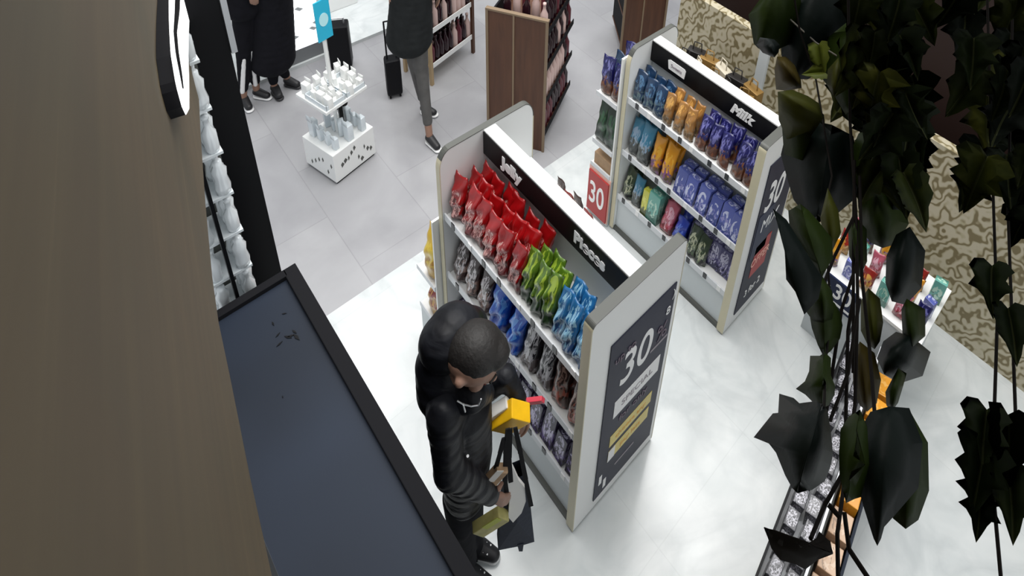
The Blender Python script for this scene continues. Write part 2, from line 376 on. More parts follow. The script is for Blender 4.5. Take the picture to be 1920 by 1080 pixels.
# ------------------------------------------------------------------ gondolas
def rounded_panel(x0, x1, y0, y1, z0, z1, ry, rz):
    """slab across x with rounded upper corners in the y/z plane"""
    pts = [(y0, z0), (y1, z0)]
    for k in range(9): a = math.pi/2*k/8; pts.append((y1-ry+ry*math.cos(a), z1-rz+rz*math.sin(a)))
    for k in range(9): a = math.pi/2*(1+k/8); pts.append((y0+ry+ry*math.cos(a), z1-rz+rz*math.sin(a)))
    return extrude_poly([(x0, y, z) for y, z in pts], (x1-x0, 0, 0))
SHZ = (1.10, .69, .31)
def gondola(x0, x1, yf, yb, h, label, nround):
    """x0 near end, x1 far end; yf front (towards the aisle), yb back"""
    xm, ym = (x0+x1)/2, (yf+yb)/2
    t = thing('shelf_gondola', label, 'display shelf', (xm, ym, 0))
    L, D = x1-x0, yf-yb; hx, hy = L/2, D/2
    for s in (-1, 1):
        a, b = (-hx, -hx+.042) if s < 0 else (hx-.028, hx)
        rr = (.02, .03) if (s < 0 and nround) else (.055, .10)
        p = obj('end_panel', rounded_panel(a, b, -hy, hy, .015, h, *rr), M['white'] if s > 0 else M['white'], t)
        # edge band all round; the dark top run is shade put into the colour
        pts = []
        ry, rz = rr
        def prof(e):
            o_ = [(-hy-e, .015)]
            o_ = [(-hy-e, .015)] + [(-hy+ry-(ry+e)*math.cos(math.pi/2*k/8), h-rz+(rz+e)*math.sin(math.pi/2*k/8)) for k in range(9)] + [(hy-ry+(ry+e)*math.sin(math.pi/2*k/8), h-rz+(rz+e)*math.cos(math.pi/2*k/8)) for k in range(9)] + [(hy+e, .015)]
            return o_
        bm = bmesh.new(); q0, q1 = prof(0.0), prof(.004); eb = []
        for y, z in q0: eb.append((bm.verts.new((a-.001, y, z)), bm.verts.new((b+.001, y, z))))
        ec = [(bm.verts.new((a-.001, y, z)), bm.verts.new((b+.001, y, z))) for y, z in q1]
        for k in range(len(eb)-1):
            mi = 0 if k < 1 or k > len(eb)-6 else 1
            for f in ((ec[k][0], ec[k][1], ec[k+1][1], ec[k+1][0]), (eb[k][0], ec[k][0], ec[k+1][0], eb[k+1][0]), (eb[k][1], eb[k+1][1], ec[k+1][1], ec[k][1]), (eb[k][0], eb[k+1][0], eb[k+1][1], eb[k][1])):
                fa = bm.faces.new(f); fa.material_index = mi
        e_ = obj('edge_band', bm, [M['cream'], M['dgrey']], p); e_['label'] = 'pale gold edge band'
        if s < 0: near = p
    ix0, ix1 = -hx+.03, hx-.03
    obj('back_panel', B(ix0, ix1, -.012, .012, .2, h-.02), M['panel'], t)
    hd = obj('header', B(ix0, ix1, -.032, .028, h-.035, h-.003, bev=.002), M['white'], t)
    for s in (1, -1):
        bnd = obj('header_band', B(ix0, ix1, .013 if s > 0 else -.034, .032 if s > 0 else -.013, h-.145, h-.012), M['black'], t); bnd['label'] = 'black header band'
        if s > 0: band = bnd
    for s in (1, -1):
        for k, z in enumerate(SHZ):
            ya, yb2 = (.012, hy-.012) if s > 0 else (-hy+.012, -.012)
            sh = obj('shelf', B(ix0, ix1, ya, yb2, z-.016, z), M['white'], t)
            yr = (hy-.014, hy-.006) if s > 0 else (-hy+.006, -hy+.014)
            rl = obj('price_rail', B(ix0, ix1, *yr, z-.024, z+.020, bev=.002), M['rail'], sh)
            if s > 0:
                for j in range(8):
                    xx = ix0+.06+j*(L-.16)/7.3+random.uniform(-.02, .02)
                    obj('price_tag', B(xx-.012, xx+.012, hy-.007, hy-.003, z-.014, z+.024), M['tag' if j % 3 else 'text'], sh)
    obj('base', B(ix0, ix1, -hy+.03, hy-.022, .03, SHZ[2]-.03), M['panel'], t)
    obj('kick_strip', B(-hx+.004, hx-.004, -hy+.006, hy-.006, 0, .03), M['dgrey'], t)
    return t, near, band, hx, hy
G1x0, G1x1, G1f, G1b = .922, 1.935, -1.008, -1.505
G2x0, G2x1, G2f, G2b = .985, 1.915, -2.155, -2.55
H1, H2 = 1.49, 1.45
g1, near1, band1, hx1, hy1 = gondola(G1x0, G1x1, G1f, G1b, H1, 'white shelf gondola nearest the man, stocked with red, green and blue bags', True)
g2, near2, band2, hx2, hy2 = gondola(G2x0, G2x1, G2f, G2b, H2, 'white shelf gondola further right behind, stocked with navy and gold bags', True)
X_, Z_ = (-1, 0, 0), (0, 0, 1)
def g1p(x, y, z): return (x-(G1x0+G1x1)/2, y-(G1f+G1b)/2, z)
def g2p(x, y, z): return (x-(G2x0+G2x1)/2, y-(G2f+G2b)/2, z)
text('lettering', 'Jelly', M['text'], band1, g1p(1.69, 0, H1-.085)[:1]+(.033, H1-.078), X_, Z_, .085, 1.0, bold=.005)
text('lettering', 'Pieces', M['text'], band1, g1p(1.18, 0, 0)[:1]+(.033, H1-.078), X_, Z_, .085, .85, bold=.004)
pl = obj('plaque', extrude_poly([(g2p(x, 0, 0)[0], .0322, z) for x, z in ((1.745, H2-.115), (1.755, H2-.06), (1.74, H2-.05), (1.635, H2-.05), (1.625, H2-.06), (1.63, H2-.115))], (0, .003, 0)), M['text'], band2)
text('lettering', 'Sweets', M['greyt'], band2, (g2p(1.69, 0, 0)[0], .0358, H2-.082), X_, Z_, .035, .8)
text('lettering', 'Milk', M['text'], band2, (g2p(1.245, 0, 0)[0], .033, H2-.08), X_, Z_, .075, 1.0, .3, bold=.006)
# poster on the near end panel of the first gondola
def on_end(fn, x): 
    return lambda y, z: Vector(fn(x, y, z))
def quad_on_end(name, fn, xo, y0, y1, z0, z1, mat, parent, dx=.002):
    a = fn(xo, y0, z0); b = fn(xo, y1, z1)
    return obj(name, B(a[0]-dx, a[0], min(a[1], b[1]), max(a[1], b[1]), z0, z1), mat, parent)
XD, YD = (0, -1, 0), (0, 0, 1)
po = quad_on_end('poster', g1p, G1x0-.0015, -1.115, -1.478, .095, 1.255, M['ink'], near1, .004); po['label'] = 'charcoal price poster with a large white 30'
xo = G1x0-.0056
def pt(s, y, z, size, mat=M['text'], sx=1, shear=0, bold=0, nm='lettering'): return text(nm, s, mat, po, g1p(xo, y, z), XD, YD, size, sx, shear, .001, bold=bold)
pt('30', -1.272, .985, .30, sx=.62, shear=.10, bold=.003)
for (nm, y0, y1, z0, z1, mt) in (('rule', -1.365, -1.47, .905, .918, 'greyt'), ('label_strip', -1.175, -1.445, .68, .80, 'text'),
        ('yellow_strip', -1.175, -1.43, .455, .54, 'yellow'), ('yellow_strip', -1.175, -1.425, .335, .42, 'yellow'),
        ('white_tab', -1.175, -1.215, .335, .42, 'text'), ('rule', -1.23, -1.35, .225, .235, 'greyt'),
        ('white_mark', -1.135, -1.152, .20, .27, 'text'), ('white_mark', -1.165, -1.182, .13, .20, 'text')):
    quad_on_end(nm, g1p, xo-(.001 if nm == 'white_tab' else 0), y0, y1, z0, z1, M[mt], po, .0015)
xo -= .0018
pt('SPECIAL', -1.31, .74, .055, M['greyt'], .95); pt('for only', -1.30, .625, .06, M['mauve'], .9)
pt('choose any', -1.30, .497, .045, M['orange_l'], .9); pt('pay less', -1.31, .377, .045, M['orange_l'], .9)
pt('%', -1.425, .985, .14, M['mauve'], .7); pt('8', -1.445, 1.105, .07, sx=.8); pt(')', -1.468, 1.20, .07, sx=.9); pt('up to', -1.20, 1.12, .06, M['mauve'], .9)
po2 = quad_on_end('poster', g2p, G2x0-.0015, -2.235, -2.53, .10, 1.28, M['ink'], near2, .004); po2['label'] = 'dark poster with blue, white and red print'
xo = G2x0-.0056
for (nm, y0, y1, z0, z1, mt) in (('blue_print', -2.25, -2.40, .55, .9, 'navy'), ('red_print', -2.30, -2.45, .36, .62, 'red')):
    quad_on_end(nm, g2p, xo, y0, y1, z0, z1, M[mt], po2, .0015)
xo -= .0018
text('lettering', '30', M['text'], po2, g2p(xo, -2.35, 1.0), XD, YD, .30, .55, .1, .001, bold=.004)
text('lettering', 'MIX', M['text'], po2, g2p(xo, -2.37, .78), XD, YD, .13, .7, .1, .001)
text('lettering', 'OFFER', M['pink'], po2, g2p(xo, -2.375, .48), XD, YD, .09, .7, 0, .001)
text('lettering', '3 for 2', M['text'], po2, g2p(xo, -2.37, .22), XD, YD, .08, .7, 0, .001)

# ------------------------------------------------------------------ goods
def pouch(w, h, d, seed=0, seal=.08, crush=.006):
    """closed pillow pouch with crimped top seal, local x width, y depth (front = +y), z up"""
    rnd = random.Random(seed); bm = bmesh.new(); uvl = bm.loops.layers.uv.new('uv'); nu, nv = 10, 14; F, Bk = {}, {}
    ph = [rnd.uniform(0, 6.28) for _ in range(6)]
    for i in range(nu+1):
        for j in range(nv+1):
            u, v = i/nu, j/nv
            pu = max(0, 1-abs(2*u-1)**2.6)
            pv = min(1, (v/.10)**.5 if v > 0 else .25) if v < .10 else 1
            pv = max(pv, .35)
            if v > 1-seal: pv = .05
            elif v > .6: pv *= max(.05, ((1-seal-v)/(.4-seal)))**.7 if v < 1-seal else .05
            tck = d/2*(pu**.6)*pv + .0012
            wr = crush*math.sin(9*u+ph[0]+3*v)*math.sin(7*v+ph[1]) + crush*.7*math.sin(21*v+ph[2]+5*u)
            x = (u-.5)*w*(1-.06*math.sin(math.pi*v)) ; z = v*h + .006*math.sin(6*u+ph[3])*v
            lean = -.02*v*v
            F[i, j] = bm.verts.new((x, tck+wr*pv+lean, z))
            if 0 < i < nu and 0 < j < nv: Bk[i, j] = bm.verts.new((x, -tck-wr*pv*.5+lean, z))
            else: Bk[i, j] = F[i, j]
    for i in range(nu):
        for j in range(nv):
            for D_, s in ((F, 1), (Bk, -1)):
                ks = [(i, j), (i+1, j), (i+1, j+1), (i, j+1)]
                if s > 0: ks = ks[::-1]
                f = bm.faces.new([D_[k] for k in ks]); f.smooth = True
                for lp, k in zip(f.loops, ks): lp[uvl].uv = ((1-k[0]/nu), k[1]/nv)
    return bm
def carton(w, h, d):
    bm = box(bmesh.new(), -w/2, w/2, -d/2, d/2, 0, h, .003); uvl = bm.loops.layers.uv.new('uv')
    for f in bm.faces:
        for lp in f.loops:
            c = lp.vert.co; lp[uvl].uv = ((.5-c.x/w) if abs(f.normal.x) < .7 else c.y/d+.5, (c.z/h) if abs(f.normal.z) < .7 else c.y/d+.5)
    return bm
def obj_uv(name, bm, mat):
    me = bpy.data.meshes.new(name); bm.normal_update(); bmesh.ops.recalc_face_normals(bm, faces=bm.faces); bm.to_mesh(me); bm.free(); me.materials.append(mat)
    o = bpy.data.objects.new(name, me); COL.objects.link(o); return o
K = {}
def kind(key, mk, mat, nvar=3):
    K[key] = [mk(s) for s in range(nvar)], mat, [None]*nvar
kind('red', lambda s: (lambda: pouch(.090, .245, .042, s, crush=.009)), pack_mat('red_bag', (.36, .004, .006), (.16, .006, .008), (.70, .36, .33), (.10, .01, .008), (.12, .72), nscale=10))
kind('green', lambda s: (lambda: pouch(.072, .25, .042, s+5, crush=.009)), pack_mat('green_bag', (.10, .20, .015), (.012, .035, .012), (.42, .58, .06), (.03, .08, .02), (.30, .95), nscale=4))
kind('blue', lambda s: (lambda: pouch(.070, .24, .042, s+9, crush=.009)), pack_mat('sky_blue_bag', (.02, .17, .42), (.02, .09, .26), (.36, .68, .90), (.28, .44, .58), (.15, .95), nscale=6))
kind('dark', lambda s: (lambda: pouch(.10, .27, .05, s+13)), pack_mat('dark_brown_pack', (.035, .018, .018), (.05, .02, .018), (.62, .58, .60), (.28, .17, .14), (.15, .8), nscale=9))
kind('royal', lambda s: (lambda: pouch(.11, .28, .06, s+16, crush=.012)), pack_mat('royal_blue_bag', (.008, .09, .52), (.006, .05, .36), (.12, .34, .82), (.02, .14, .55), (.3, .8), nscale=4))
kind('white', lambda s: (lambda: pouch(.09, .27, .05, s+21)), pack_mat('black_and_white_pack', (.02, .018, .024), (.08, .05, .05), (.60, .59, .62), (.40, .38, .42), (.2, .9), nscale=6))
kind('choco', lambda s: (lambda: pouch(.09, .27, .05, s+24)), pack_mat('chocolate_brown_bag', (.05, .022, .016), (.12, .045, .03), (.35, .22, .18), (.45, .12, .08), (.2, .8), nscale=7))
kind('violet', lambda s: (lambda: carton(.075, .16+.02*s, .05)), pack_mat('violet_and_white_box', (.03, .02, .06), (.03, .02, .05), (.62, .58, .78), (.18, .13, .34), (.1, .95), nscale=5))
kind('teal', lambda s: (lambda: pouch(.10, .24, .045, s+30)), pack_mat('dark_teal_bag', (.010, .035, .09), (.012, .04, .09), (.08, .18, .32), (.10, .16, .18), (.4, .85), nscale=5))
kind('gold', lambda s: (lambda: pouch(.082, .24, .045, s+33)), pack_mat('orange_gold_bag', (.36, .17, .045), (.16, .09, .03), (.70, .38, .10), (.32, .20, .10), (.5, .9), nscale=5))
kind('navy', lambda s: (lambda: pouch(.092, .26, .045, s+36)), pack_mat('navy_violet_bag', (.010, .010, .10), (.10, .035, .02), (.16, .16, .42), (.20, .07, .03), (.45, .95), nscale=6, lowv=.35))
kind('tealw', lambda s: (lambda: pouch(.09, .26, .05, s+39)), pack_mat('teal_and_grey_pack', (.05, .22, .36), (.07, .08, .08), (.28, .40, .55), (.14, .16, .15), (.3, .8), nscale=5, lowv=.5))
kind('orange', lambda s: (lambda: pouch(.085, .26, .05, s+42)), pack_mat('orange_bag', (.72, .30, .01), (.15, .08, .03), (.80, .42, .04), (.22, .08, .22), (.3, .8), nscale=4, lowv=.25))
kind('lav', lambda s: (lambda: carton(.072, .17, .05)), pack_mat('lavender_blue_box', (.10, .13, .45), (.06, .09, .32), (.62, .66, .88), (.30, .30, .62), (.1, .8), nscale=3, letters=True))
kind('mint', lambda s: (lambda: carton(.085, .22, .05)), pack_mat('mint_green_box', (.14, .45, .38), (.05, .18, .14), (.50, .75, .62), (.10, .25, .20), (.2, .8), nscale=4))
kind('lime', lambda s: (lambda: carton(.05, .22, .05)), pack_mat('yellow_box', (.60, .60, .05), (.08, .10, .03), (.75, .75, .15), (.1, .12, .04), (.2, .8), nscale=4))
kind('pinkp', lambda s: (lambda: pouch(.09, .22, .05, s+50)), pack_mat('pink_bag', (.55, .12, .18), (.20, .02, .03), (.80, .45, .55), (.35, .03, .05), (.2, .85), nscale=5))
kind('bluec', lambda s: (lambda: pouch(.085, .20, .05, s+53, crush=.01)), pack_mat('cobalt_bag', (.02, .05, .42), (.01, .02, .20), (.12, .20, .65), (.02, .05, .4), (.3, .8), nscale=5))
kind('khaki', lambda s: (lambda: pouch(.08, .20, .05, s+56)), pack_mat('dark_khaki_pack', (.03, .05, .025), (.02, .02, .02), (.42, .44, .30), (.10, .14, .08), (.2, .8), nscale=6))
kind('mixp', lambda s: (lambda: carton(.072, .17, .05)), pack_mat('indigo_and_white_box', (.07, .06, .20), (.02, .02, .08), (.62, .60, .80), (.22, .20, .42), (.1, .95), nscale=6))
kind('dgreen', lambda s: (lambda: pouch(.10, .29, .06, s+60)), pack_mat('dark_green_bag', (.008, .030, .014), (.006, .02, .012), (.03, .10, .045), (.02, .06, .03), (.3, .8), nscale=4))
kind('yell', lambda s: (lambda: pouch(.10, .26, .06, s+63)), pack_mat('yellow_bag', (.72, .46, .01), (.55, .32, .01), (.82, .60, .05), (.5, .25, .01), (.3, .8), nscale=4))
kind('redgold', lambda s: (lambda: pouch(.10, .20, .05, s+66)), pack_mat('red_and_gold_bag', (.30, .02, .015), (.45, .25, .04), (.65, .35, .08), (.35, .18, .03), (.3, .8), nscale=5))
kind('silver', lambda s: (lambda: carton(.07, .10, .05)), pack_mat('silver_black_pack', (.06, .06, .07), (.03, .03, .04), (.55, .54, .60), (.22, .22, .24), (.05, .95), nscale=9))
kind('orangec', lambda s: (lambda: carton(.10, .15, .082)), pack_mat('bright_orange_box', (.78, .33, .02), (.80, .38, .04), (.85, .45, .10), (.7, .3, .02), (.2, .8), nscale=3))
kind('peach', lambda s: (lambda: carton(.10, .13, .082)), pack_mat('peach_box', (.60, .40, .26), (.55, .34, .20), (.70, .52, .38), (.3, .18, .10), (.2, .8), nscale=3))
NAMES = dict(red=('snack_bag', 'red foil bag'), green=('snack_bag', 'green foil bag'), blue=('snack_bag', 'sky blue foil bag'), dark=('chocolate_pack', 'dark brown pack with white print'),
  royal=('snack_bag', 'crumpled royal blue bag'), white=('snack_pack', 'black and white pack'), choco=('snack_bag', 'chocolate brown bag'), violet=('chocolate_box', 'violet box with white print'), teal=('snack_bag', 'dark teal blue bag'),
  gold=('snack_bag', 'orange gold bag'), navy=('snack_bag', 'navy violet bag'), tealw=('snack_pack', 'teal and grey pack'), orange=('snack_bag', 'orange bag'), lav=('chocolate_box', 'lavender blue box'),
  mint=('biscuit_box', 'mint green box'), lime=('biscuit_box', 'narrow yellow box'), pinkp=('snack_bag', 'pink bag'), bluec=('snack_bag', 'small cobalt blue bag'), khaki=('snack_pack', 'dark khaki pack'), mixp=('chocolate_box', 'indigo and white box'),
  dgreen=('snack_bag', 'dark green bag'), yell=('snack_bag', 'yellow bag'), redgold=('snack_bag', 'red and gold bag'), silver=('small_carton', 'silver and black carton'), orangec=('gift_box', 'bright orange box'), peach=('gift_box', 'peach box'))
cnt = [0]
def good(key, loc, rz, label, group, tilt=0, sc=1.0, roll=0):
    mks, mat, made = K[key]; v = cnt[0] % len(mks); cnt[0] += 1
    if made[v] is None: o = obj_uv(NAMES[key][0], mks[v](), mat); made[v] = o
    else: o = made[v].copy(); COL.objects.link(o)
    o.name = NAMES[key][0]
    if o.data.materials[0].name.endswith('bag'): roll += random.uniform(-.07, .07)
    o.location = loc; o.rotation_euler = (tilt, roll, rz); o.scale = (sc, sc, sc)
    return tag(o, label, 'food bag' if 'bag' in NAMES[key][0] else 'food pack', group)
ROWN = {0: 'front', 1: 'middle', 2: 'back', 3: 'rearmost'}
def fill(key, xa, xb, n, rows, yfront, zs_, place_txt, group, dy=.058, sc=1.0, rzj=.12, rise=.0, tilt=.10):
    """n columns from xa (far, left in the picture) to xb (near, right); rows go back from the front edge"""
    for r in range(rows):
        for k in range(n):
            x = xa+(xb-xa)*(k+.5)/n + random.uniform(-.006, .006)
            lab = '%s on %s, %s row%s' % (NAMES[key][1], place_txt, ROWN[r], ', %s from left' % ORD[k] if n > 1 else '')
            if rows == 1: lab = '%s on %s%s' % (NAMES[key][1], place_txt, ', %s from left' % ORD[k] if n > 1 else '')
            good(key, (x, yfront-.045-r*dy+random.uniform(-.004, .004), zs_+.001), random.uniform(-rzj, rzj), lab, group, tilt+random.uniform(-.03, .03), sc*random.uniform(.95, 1.04))
A1, B1, C1 = 'near gondola top shelf', 'near gondola middle shelf', 'near gondola bottom shelf'
A2, B2, C2 = 'far gondola top shelf', 'far gondola middle shelf', 'far gondola bottom shelf'
yf = G1f
fill('red', 1.895, 1.38, 6, 3, yf, 1.10, A1, 'red bags on the near gondola')
fill('green', 1.38, 1.18, 3, 2, yf, 1.10, A1, 'green bags on the near gondola')
fill('blue', 1.18, .975, 3, 2, yf, 1.10, A1, 'sky blue bags on the near gondola')
fill('dark', 1.895, 1.60, 3, 2, yf, .69, B1, 'dark packs on the near gondola')
fill('royal', 1.60, 1.36, 2, 2, yf, .69, B1, 'royal blue bags on the near gondola', rzj=.3)
fill('white', 1.36, 1.16, 2, 2, yf, .69, B1, 'black and white packs on the near gondola')
fill('choco', 1.16, .96, 2, 2, yf, .69, B1, 'chocolate brown bags on the near gondola')
fill('violet', 1.90, .955, 11, 2, yf, .31, C1, 'violet boxes on the near gondola', dy=.07, tilt=.2)
yf = G2f
fill('teal', 1.875, 1.65, 3, 2, yf, 1.10, A2, 'dark teal bags on the far gondola', dy=.055, sc=.80)
fill('gold', 1.65, 1.43, 3, 2, yf, 1.10, A2, 'orange gold bags on the far gondola', dy=.055, sc=.80)
fill('navy', 1.42, 1.02, 5, 2, yf, 1.10, A2, 'navy bags on the far gondola', dy=.055, sc=.82)
fill('tealw', 1.875, 1.70, 2, 2, yf, .69, B2, 'teal and grey packs on the far gondola', dy=.055)
fill('orange', 1.69, 1.52, 2, 2, yf, .69, B2, 'orange bags on the far gondola', dy=.055)
fill('lav', 1.50, 1.02, 6, 2, yf, .69, B2, 'lavender boxes on the far gondola', tilt=.2, dy=.06)
fill('khaki', 1.885, 1.80, 1, 2, yf, .31, C2, 'khaki packs on the far gondola', sc=1.1)
fill('tealw', 1.80, 1.71, 1, 1, yf, .31, C2, 'teal and grey packs on the far gondola', sc=.85)
fill('lime', 1.71, 1.66, 1, 1, yf, .31, C2, 'yellow boxes on the far gondola', sc=.95)
fill('mint', 1.66, 1.57, 1, 2, yf, .31, C2, 'mint boxes on the far gondola')
fill('pinkp', 1.56, 1.46, 1, 2, yf, .31, C2, 'pink bags on the far gondola')
fill('bluec', 1.46, 1.37, 1, 2, yf, .31, C2, 'cobalt bags on the far gondola', rzj=.3)
fill('khaki', 1.36, 1.20, 2, 1, yf, .31, 'far gondola bottom shelf by the indigo boxes', 'khaki packs on the far gondola')
fill('mixp', 1.37, 1.02, 5, 2, yf-.05, .31, C2, 'indigo boxes on the far gondola', tilt=.2, dy=.06)
# a few packs on the rear side of the near gondola, just showing over its header
for k, (key, x) in enumerate((('choco', 1.62), ('redgold', 1.55), ('choco', 1.49), ('redgold', 1.42))):
    good(key, (x, -1.455, 1.101), math.pi, '%s on near gondola rear side, %s of four from left' % (NAMES[key][1], ORD[k]), 'packs on the rear of the near gondola', sc=.62 if key == 'redgold' else .6)

# ------------------------------------------------------------------ end caps
def endcap(x0, x1, y0, y1, shelves, h, label):
    t = thing('end_shelf_unit', label, 'display shelf', ((x0+x1)/2, (y0+y1)/2, 0)); hx, hy = (x1-x0)/2, (y0-y1)/2
    hy = abs(hy)
    obj('base', B(-hx, hx, -hy, hy, 0, shelves[0]-.04), M['panel'], t)
    obj('back_board', B(-hx, -hx+.012, -hy, hy, shelves[0]-.04, h), M['white'], t)
    for z in shelves:
        s = obj('shelf', B(-hx+.012, hx, -hy, hy, z-.014, z), M['white'], t)
        obj('price_rail', B(-hx+.012, hx, hy, hy+.005, z-.022, z+.012), M['rail'], s)
    return t
endcap(1.945, 2.13, -.975, -1.46, (.26, .56), 1.05, 'white end shelf unit behind the near gondola, holding yellow bags')
e2 = endcap(1.925, 2.11, -2.135, -2.50, (.44, .64, 1.02), 1.38, 'white end shelf unit with a red 30 board beside the far gondola')
for k, y in enumerate((-1.015, -1.13, -1.25)):
    good('yell', (2.03, y, .561), -.1, 'yellow bag on end shelf behind near gondola, %s from front' % ORD[k], 'yellow bags on the end shelf', sc=1.15)
    good('redgold', (2.03, y, .261), -.1, 'red and gold bag on the lowest end shelf, %s from the front' % ORD[k], 'red and gold bags on the end shelf', sc=1.2)
for k, (x, y) in enumerate(((1.975, -2.17), (2.06, -2.17), (1.975, -2.26), (2.06, -2.26), (1.975, -2.36), (2.06, -2.36))):
    w = ('left' if k % 2 else 'right', ORD[k//2])
    good('teal' if k == 3 else 'navy', (x, y, 1.021), random.uniform(-.2, .2), 'dark blue bag topping the red 30 end shelf, %s column, %s from front' % w, 'blue bags on the end shelf unit', sc=1.0)
    good('dgreen', (x, y, .641), random.uniform(-.2, .2), 'dark green bag on the red 30 end shelf, %s column, %s from front' % w, 'green bags on the end shelf unit', sc=1.12)
tc = tag(obj('cardboard_tray', B(1.94, 2.095, -2.30, -2.145, .441, .535, bev=.003), M['tan']), 'brown cardboard tray above the red 30 board', 'tray')
sgn = obj('price_board', B(-.088, .088, .188, .198, .04, .39), M['red'], e2); sgn['label'] = 'red board reading 30 with a pink rim'
obj('rim', B(-.096, .096, .183, .1875, .03, .42), M['pink'], sgn)
text('lettering', '30', M['text'], sgn, (0.005, .199, .21), X_, Z_, .26, .55, 0, .002, bold=.002)

# ------------------------------------------------------------------ wine racks with walnut end panels
def wine_rack(loc, rz, width, length, h, label, nb, lvls, seed, end=True, grp='x', desc='x', bsc=1.0, open_legs=False):
    """local -x.. : end panel in the local x/z plane at y=0, shelves run back along local y... bottles face local +x side"""
    t = thing('wine_rack', label, 'shelf', loc, rz)
    w = width
    if end:
        p = obj('end_panel', B(0, w, 0, .02, 0, h), M['walnut'], t)
        fr_ = bmesh.new()
        for a in ((-.008, .010, 0, h), (w-.010, w+.008, 0, h), (w*.45-.006, w*.45+.006, 0, h)): box(fr_, a[0], a[1], -.006, .004, a[2], a[3])
        box(fr_, -.008, w+.008, -.007, .022, h-.002, h+.012)
        obj('frame_trim', fr_, M['oak'], p)
    if open_legs:
        for x in (0.01, w-.01):
            for y in (.015, length-.015): obj('leg', B(x-.012, x+.012, y-.012, y+.012, 0, h), M['paleoak'] if y < .1 else M['walnut'], t)
    for z in lvls:
        s = obj('shelf', B(.015, w-.01,   .021, length, z-.015, z), M['walnut'] if end else M['paleoak'], t)
        obj('rail', B(w-.012, w-.006,   .021, length, z-.015, z+.03), M['blackm'] if end else M['white'], s)
    obj('back_board', B(.02, .032,   .021, length, lvls[0], h-.02), M['blackm'], t)
    return t
def wbottle():
    return lathe(bmesh.new(), [(.020, 0), (.022, .01), (.022, .12), (.009, .155), (.008, .185), (.010, .187), (.010, .20)], n=10)
WM = [plain('dark_wine_glass', (.02, .006, .010), .15), plain('pale_label_bottle', (.62, .45, .42), .4), plain('maroon_bottle', (.10, .015, .025), .25)]
def bottles(loc, rz, w, length, lvls, n, rows, desc, grp, sc=1.0):
    c, s = math.cos(rz), math.sin(rz)
    for j, z in enumerate(lvls):
        for k in range(n):
            for r in range(rows):
                lx, ly = w-.045-r*.06, .06+(length-.1)*k/(n-1)
                mi = random.choice((0, 0, 1, 2)); key = 'wine%d' % mi
                place('wine_bottle', wbottle, key, WM[mi], (loc[0]+c*lx-s*ly, loc[1]+s*lx+c*ly, z+.001), 0,
                      '%s bottle %s, %s shelf up, %s from left%s' % (('dark', 'pale', 'maroon')[mi], desc, ORD[j], ORD[k], '' if rows == 1 else (', front row' if r == 0 else ', back row')), 'bottle', grp, sc=sc)
Bx, By = 2.68, -2.21; Ax, Ay = 3.035, -1.995
rz1 = math.radians(211)   # local +x from the left edge to the right edge of the end panel
# local frame: x from A to B, y away from the viewer
lv1 = (.12, .42, .72, 1.02)
t = wine_rack((Ax, Ay, 0), rz1,   .418, .60, 1.15, 'walnut-ended wine rack standing on the grey floor behind the near gondola', 7, lv1, 1)
WR1 = ((Ax, Ay, 0), rz1)
bottles((Ax, Ay, 0), rz1, .418, .60, lv1, 10, 1, 'in walnut-ended rack', 'wine bottles in the near rack', 1.15)
for k in range(7):
    c, s = math.cos(rz1), math.sin(rz1); lx, ly = .10+.045*k, .10+.05*(k % 3)
    place('wine_bottle', wbottle, 'wine%d' % (k % 3), WM[k % 3], (Ax+c*lx-s*ly, Ay+s*lx+c*ly, 1.021), 0, '%s wine bottle on rack top behind walnut end panel, %s from left' % (('dark', 'pale', 'maroon')[k % 3], ORD[k]), 'bottle', 'wine bottles on the rack top', sc=1.2)
# open rack behind the walking person
rz2 = math.radians(195.6)
r2 = wine_rack((4.05, -1.88, 0), rz2, .30, .50, 1.5, 'open wine rack on pale legs behind the walking person', 7, (.17, .50, .83, 1.16), 2, end=False, open_legs=True)
bottles((4.05, -1.88, 0), rz2, .30, .50, (.17, .50, .83), 9, 2, 'in open pale-legged rack', 'wine bottles in the far rack', 1.2)
# third rack, top edge of the picture
wine_rack((3.02, -3.30, 0), math.atan2(-.30, -.20), .36, .5, 1.5, 'walnut-ended rack at the top edge behind the far gondola', 5, lv1, 3)

# ------------------------------------------------------------------ white accessories kiosk
kx, ky = 3.52, -1.155
t = thing('display_kiosk', 'white accessories kiosk with pole, tray and cyan sign on the grey floor', 'display stand', (kx, ky, 0), math.radians(14))
kb = bmesh.new()
obj('base', B(-.15, .15, -.155, .155, .02, .26, bev=.004), M['white'], t)
obj('plinth', B(-.14, .14, -.145, .145, 0, .02), M['black'], t)
# printed pictures on the base
pb = bmesh.new(); rr_ = random.Random(3)
for k in range(10):
    y = -.12+.024*k; z = .06+.14*rr_.random(); w = .005+.010*rr_.random()
    extrude_poly([(-.150, y-w, z), (-.150, y, z+.025), (-.150, y+w, z+.01), (-.150, y+w*.5, z-.02)], (-.001, 0, 0), pb)
for k in range(6):
    x = -.12+.04*k; z = .07+.12*rr_.random()
    extrude_poly([(x-.008, .155, z), (x, .155, z+.025), (x+.009, .155, z+.005), (x+.003, .155, z-.02)], (0, .001, 0), pb)
o = obj('printed_pictures', pb, M['dgrey'], t)
obj('pole', cyl(bmesh.new(), (0, 0, .25), (0, 0, 1.5), .012), M['white'], t)
obj('tray', B(-.145, .145, -.15, .15, .60, .625, bev=.004), M['white'], t)
ab = bmesh.new()
for y0_, y1_ in ((-.14, -.005), (.005, .14)):
    for a_ in ((-.138, -.134, y0_, y1_), (.06, .064, y0_, y1_), (-.138, .064, y0_, y0_+.004), (-.138, .064, y1_-.004, y1_)): box(ab, *a_, .625, .66)
obj('acrylic_bin', ab, M['clear'], t)
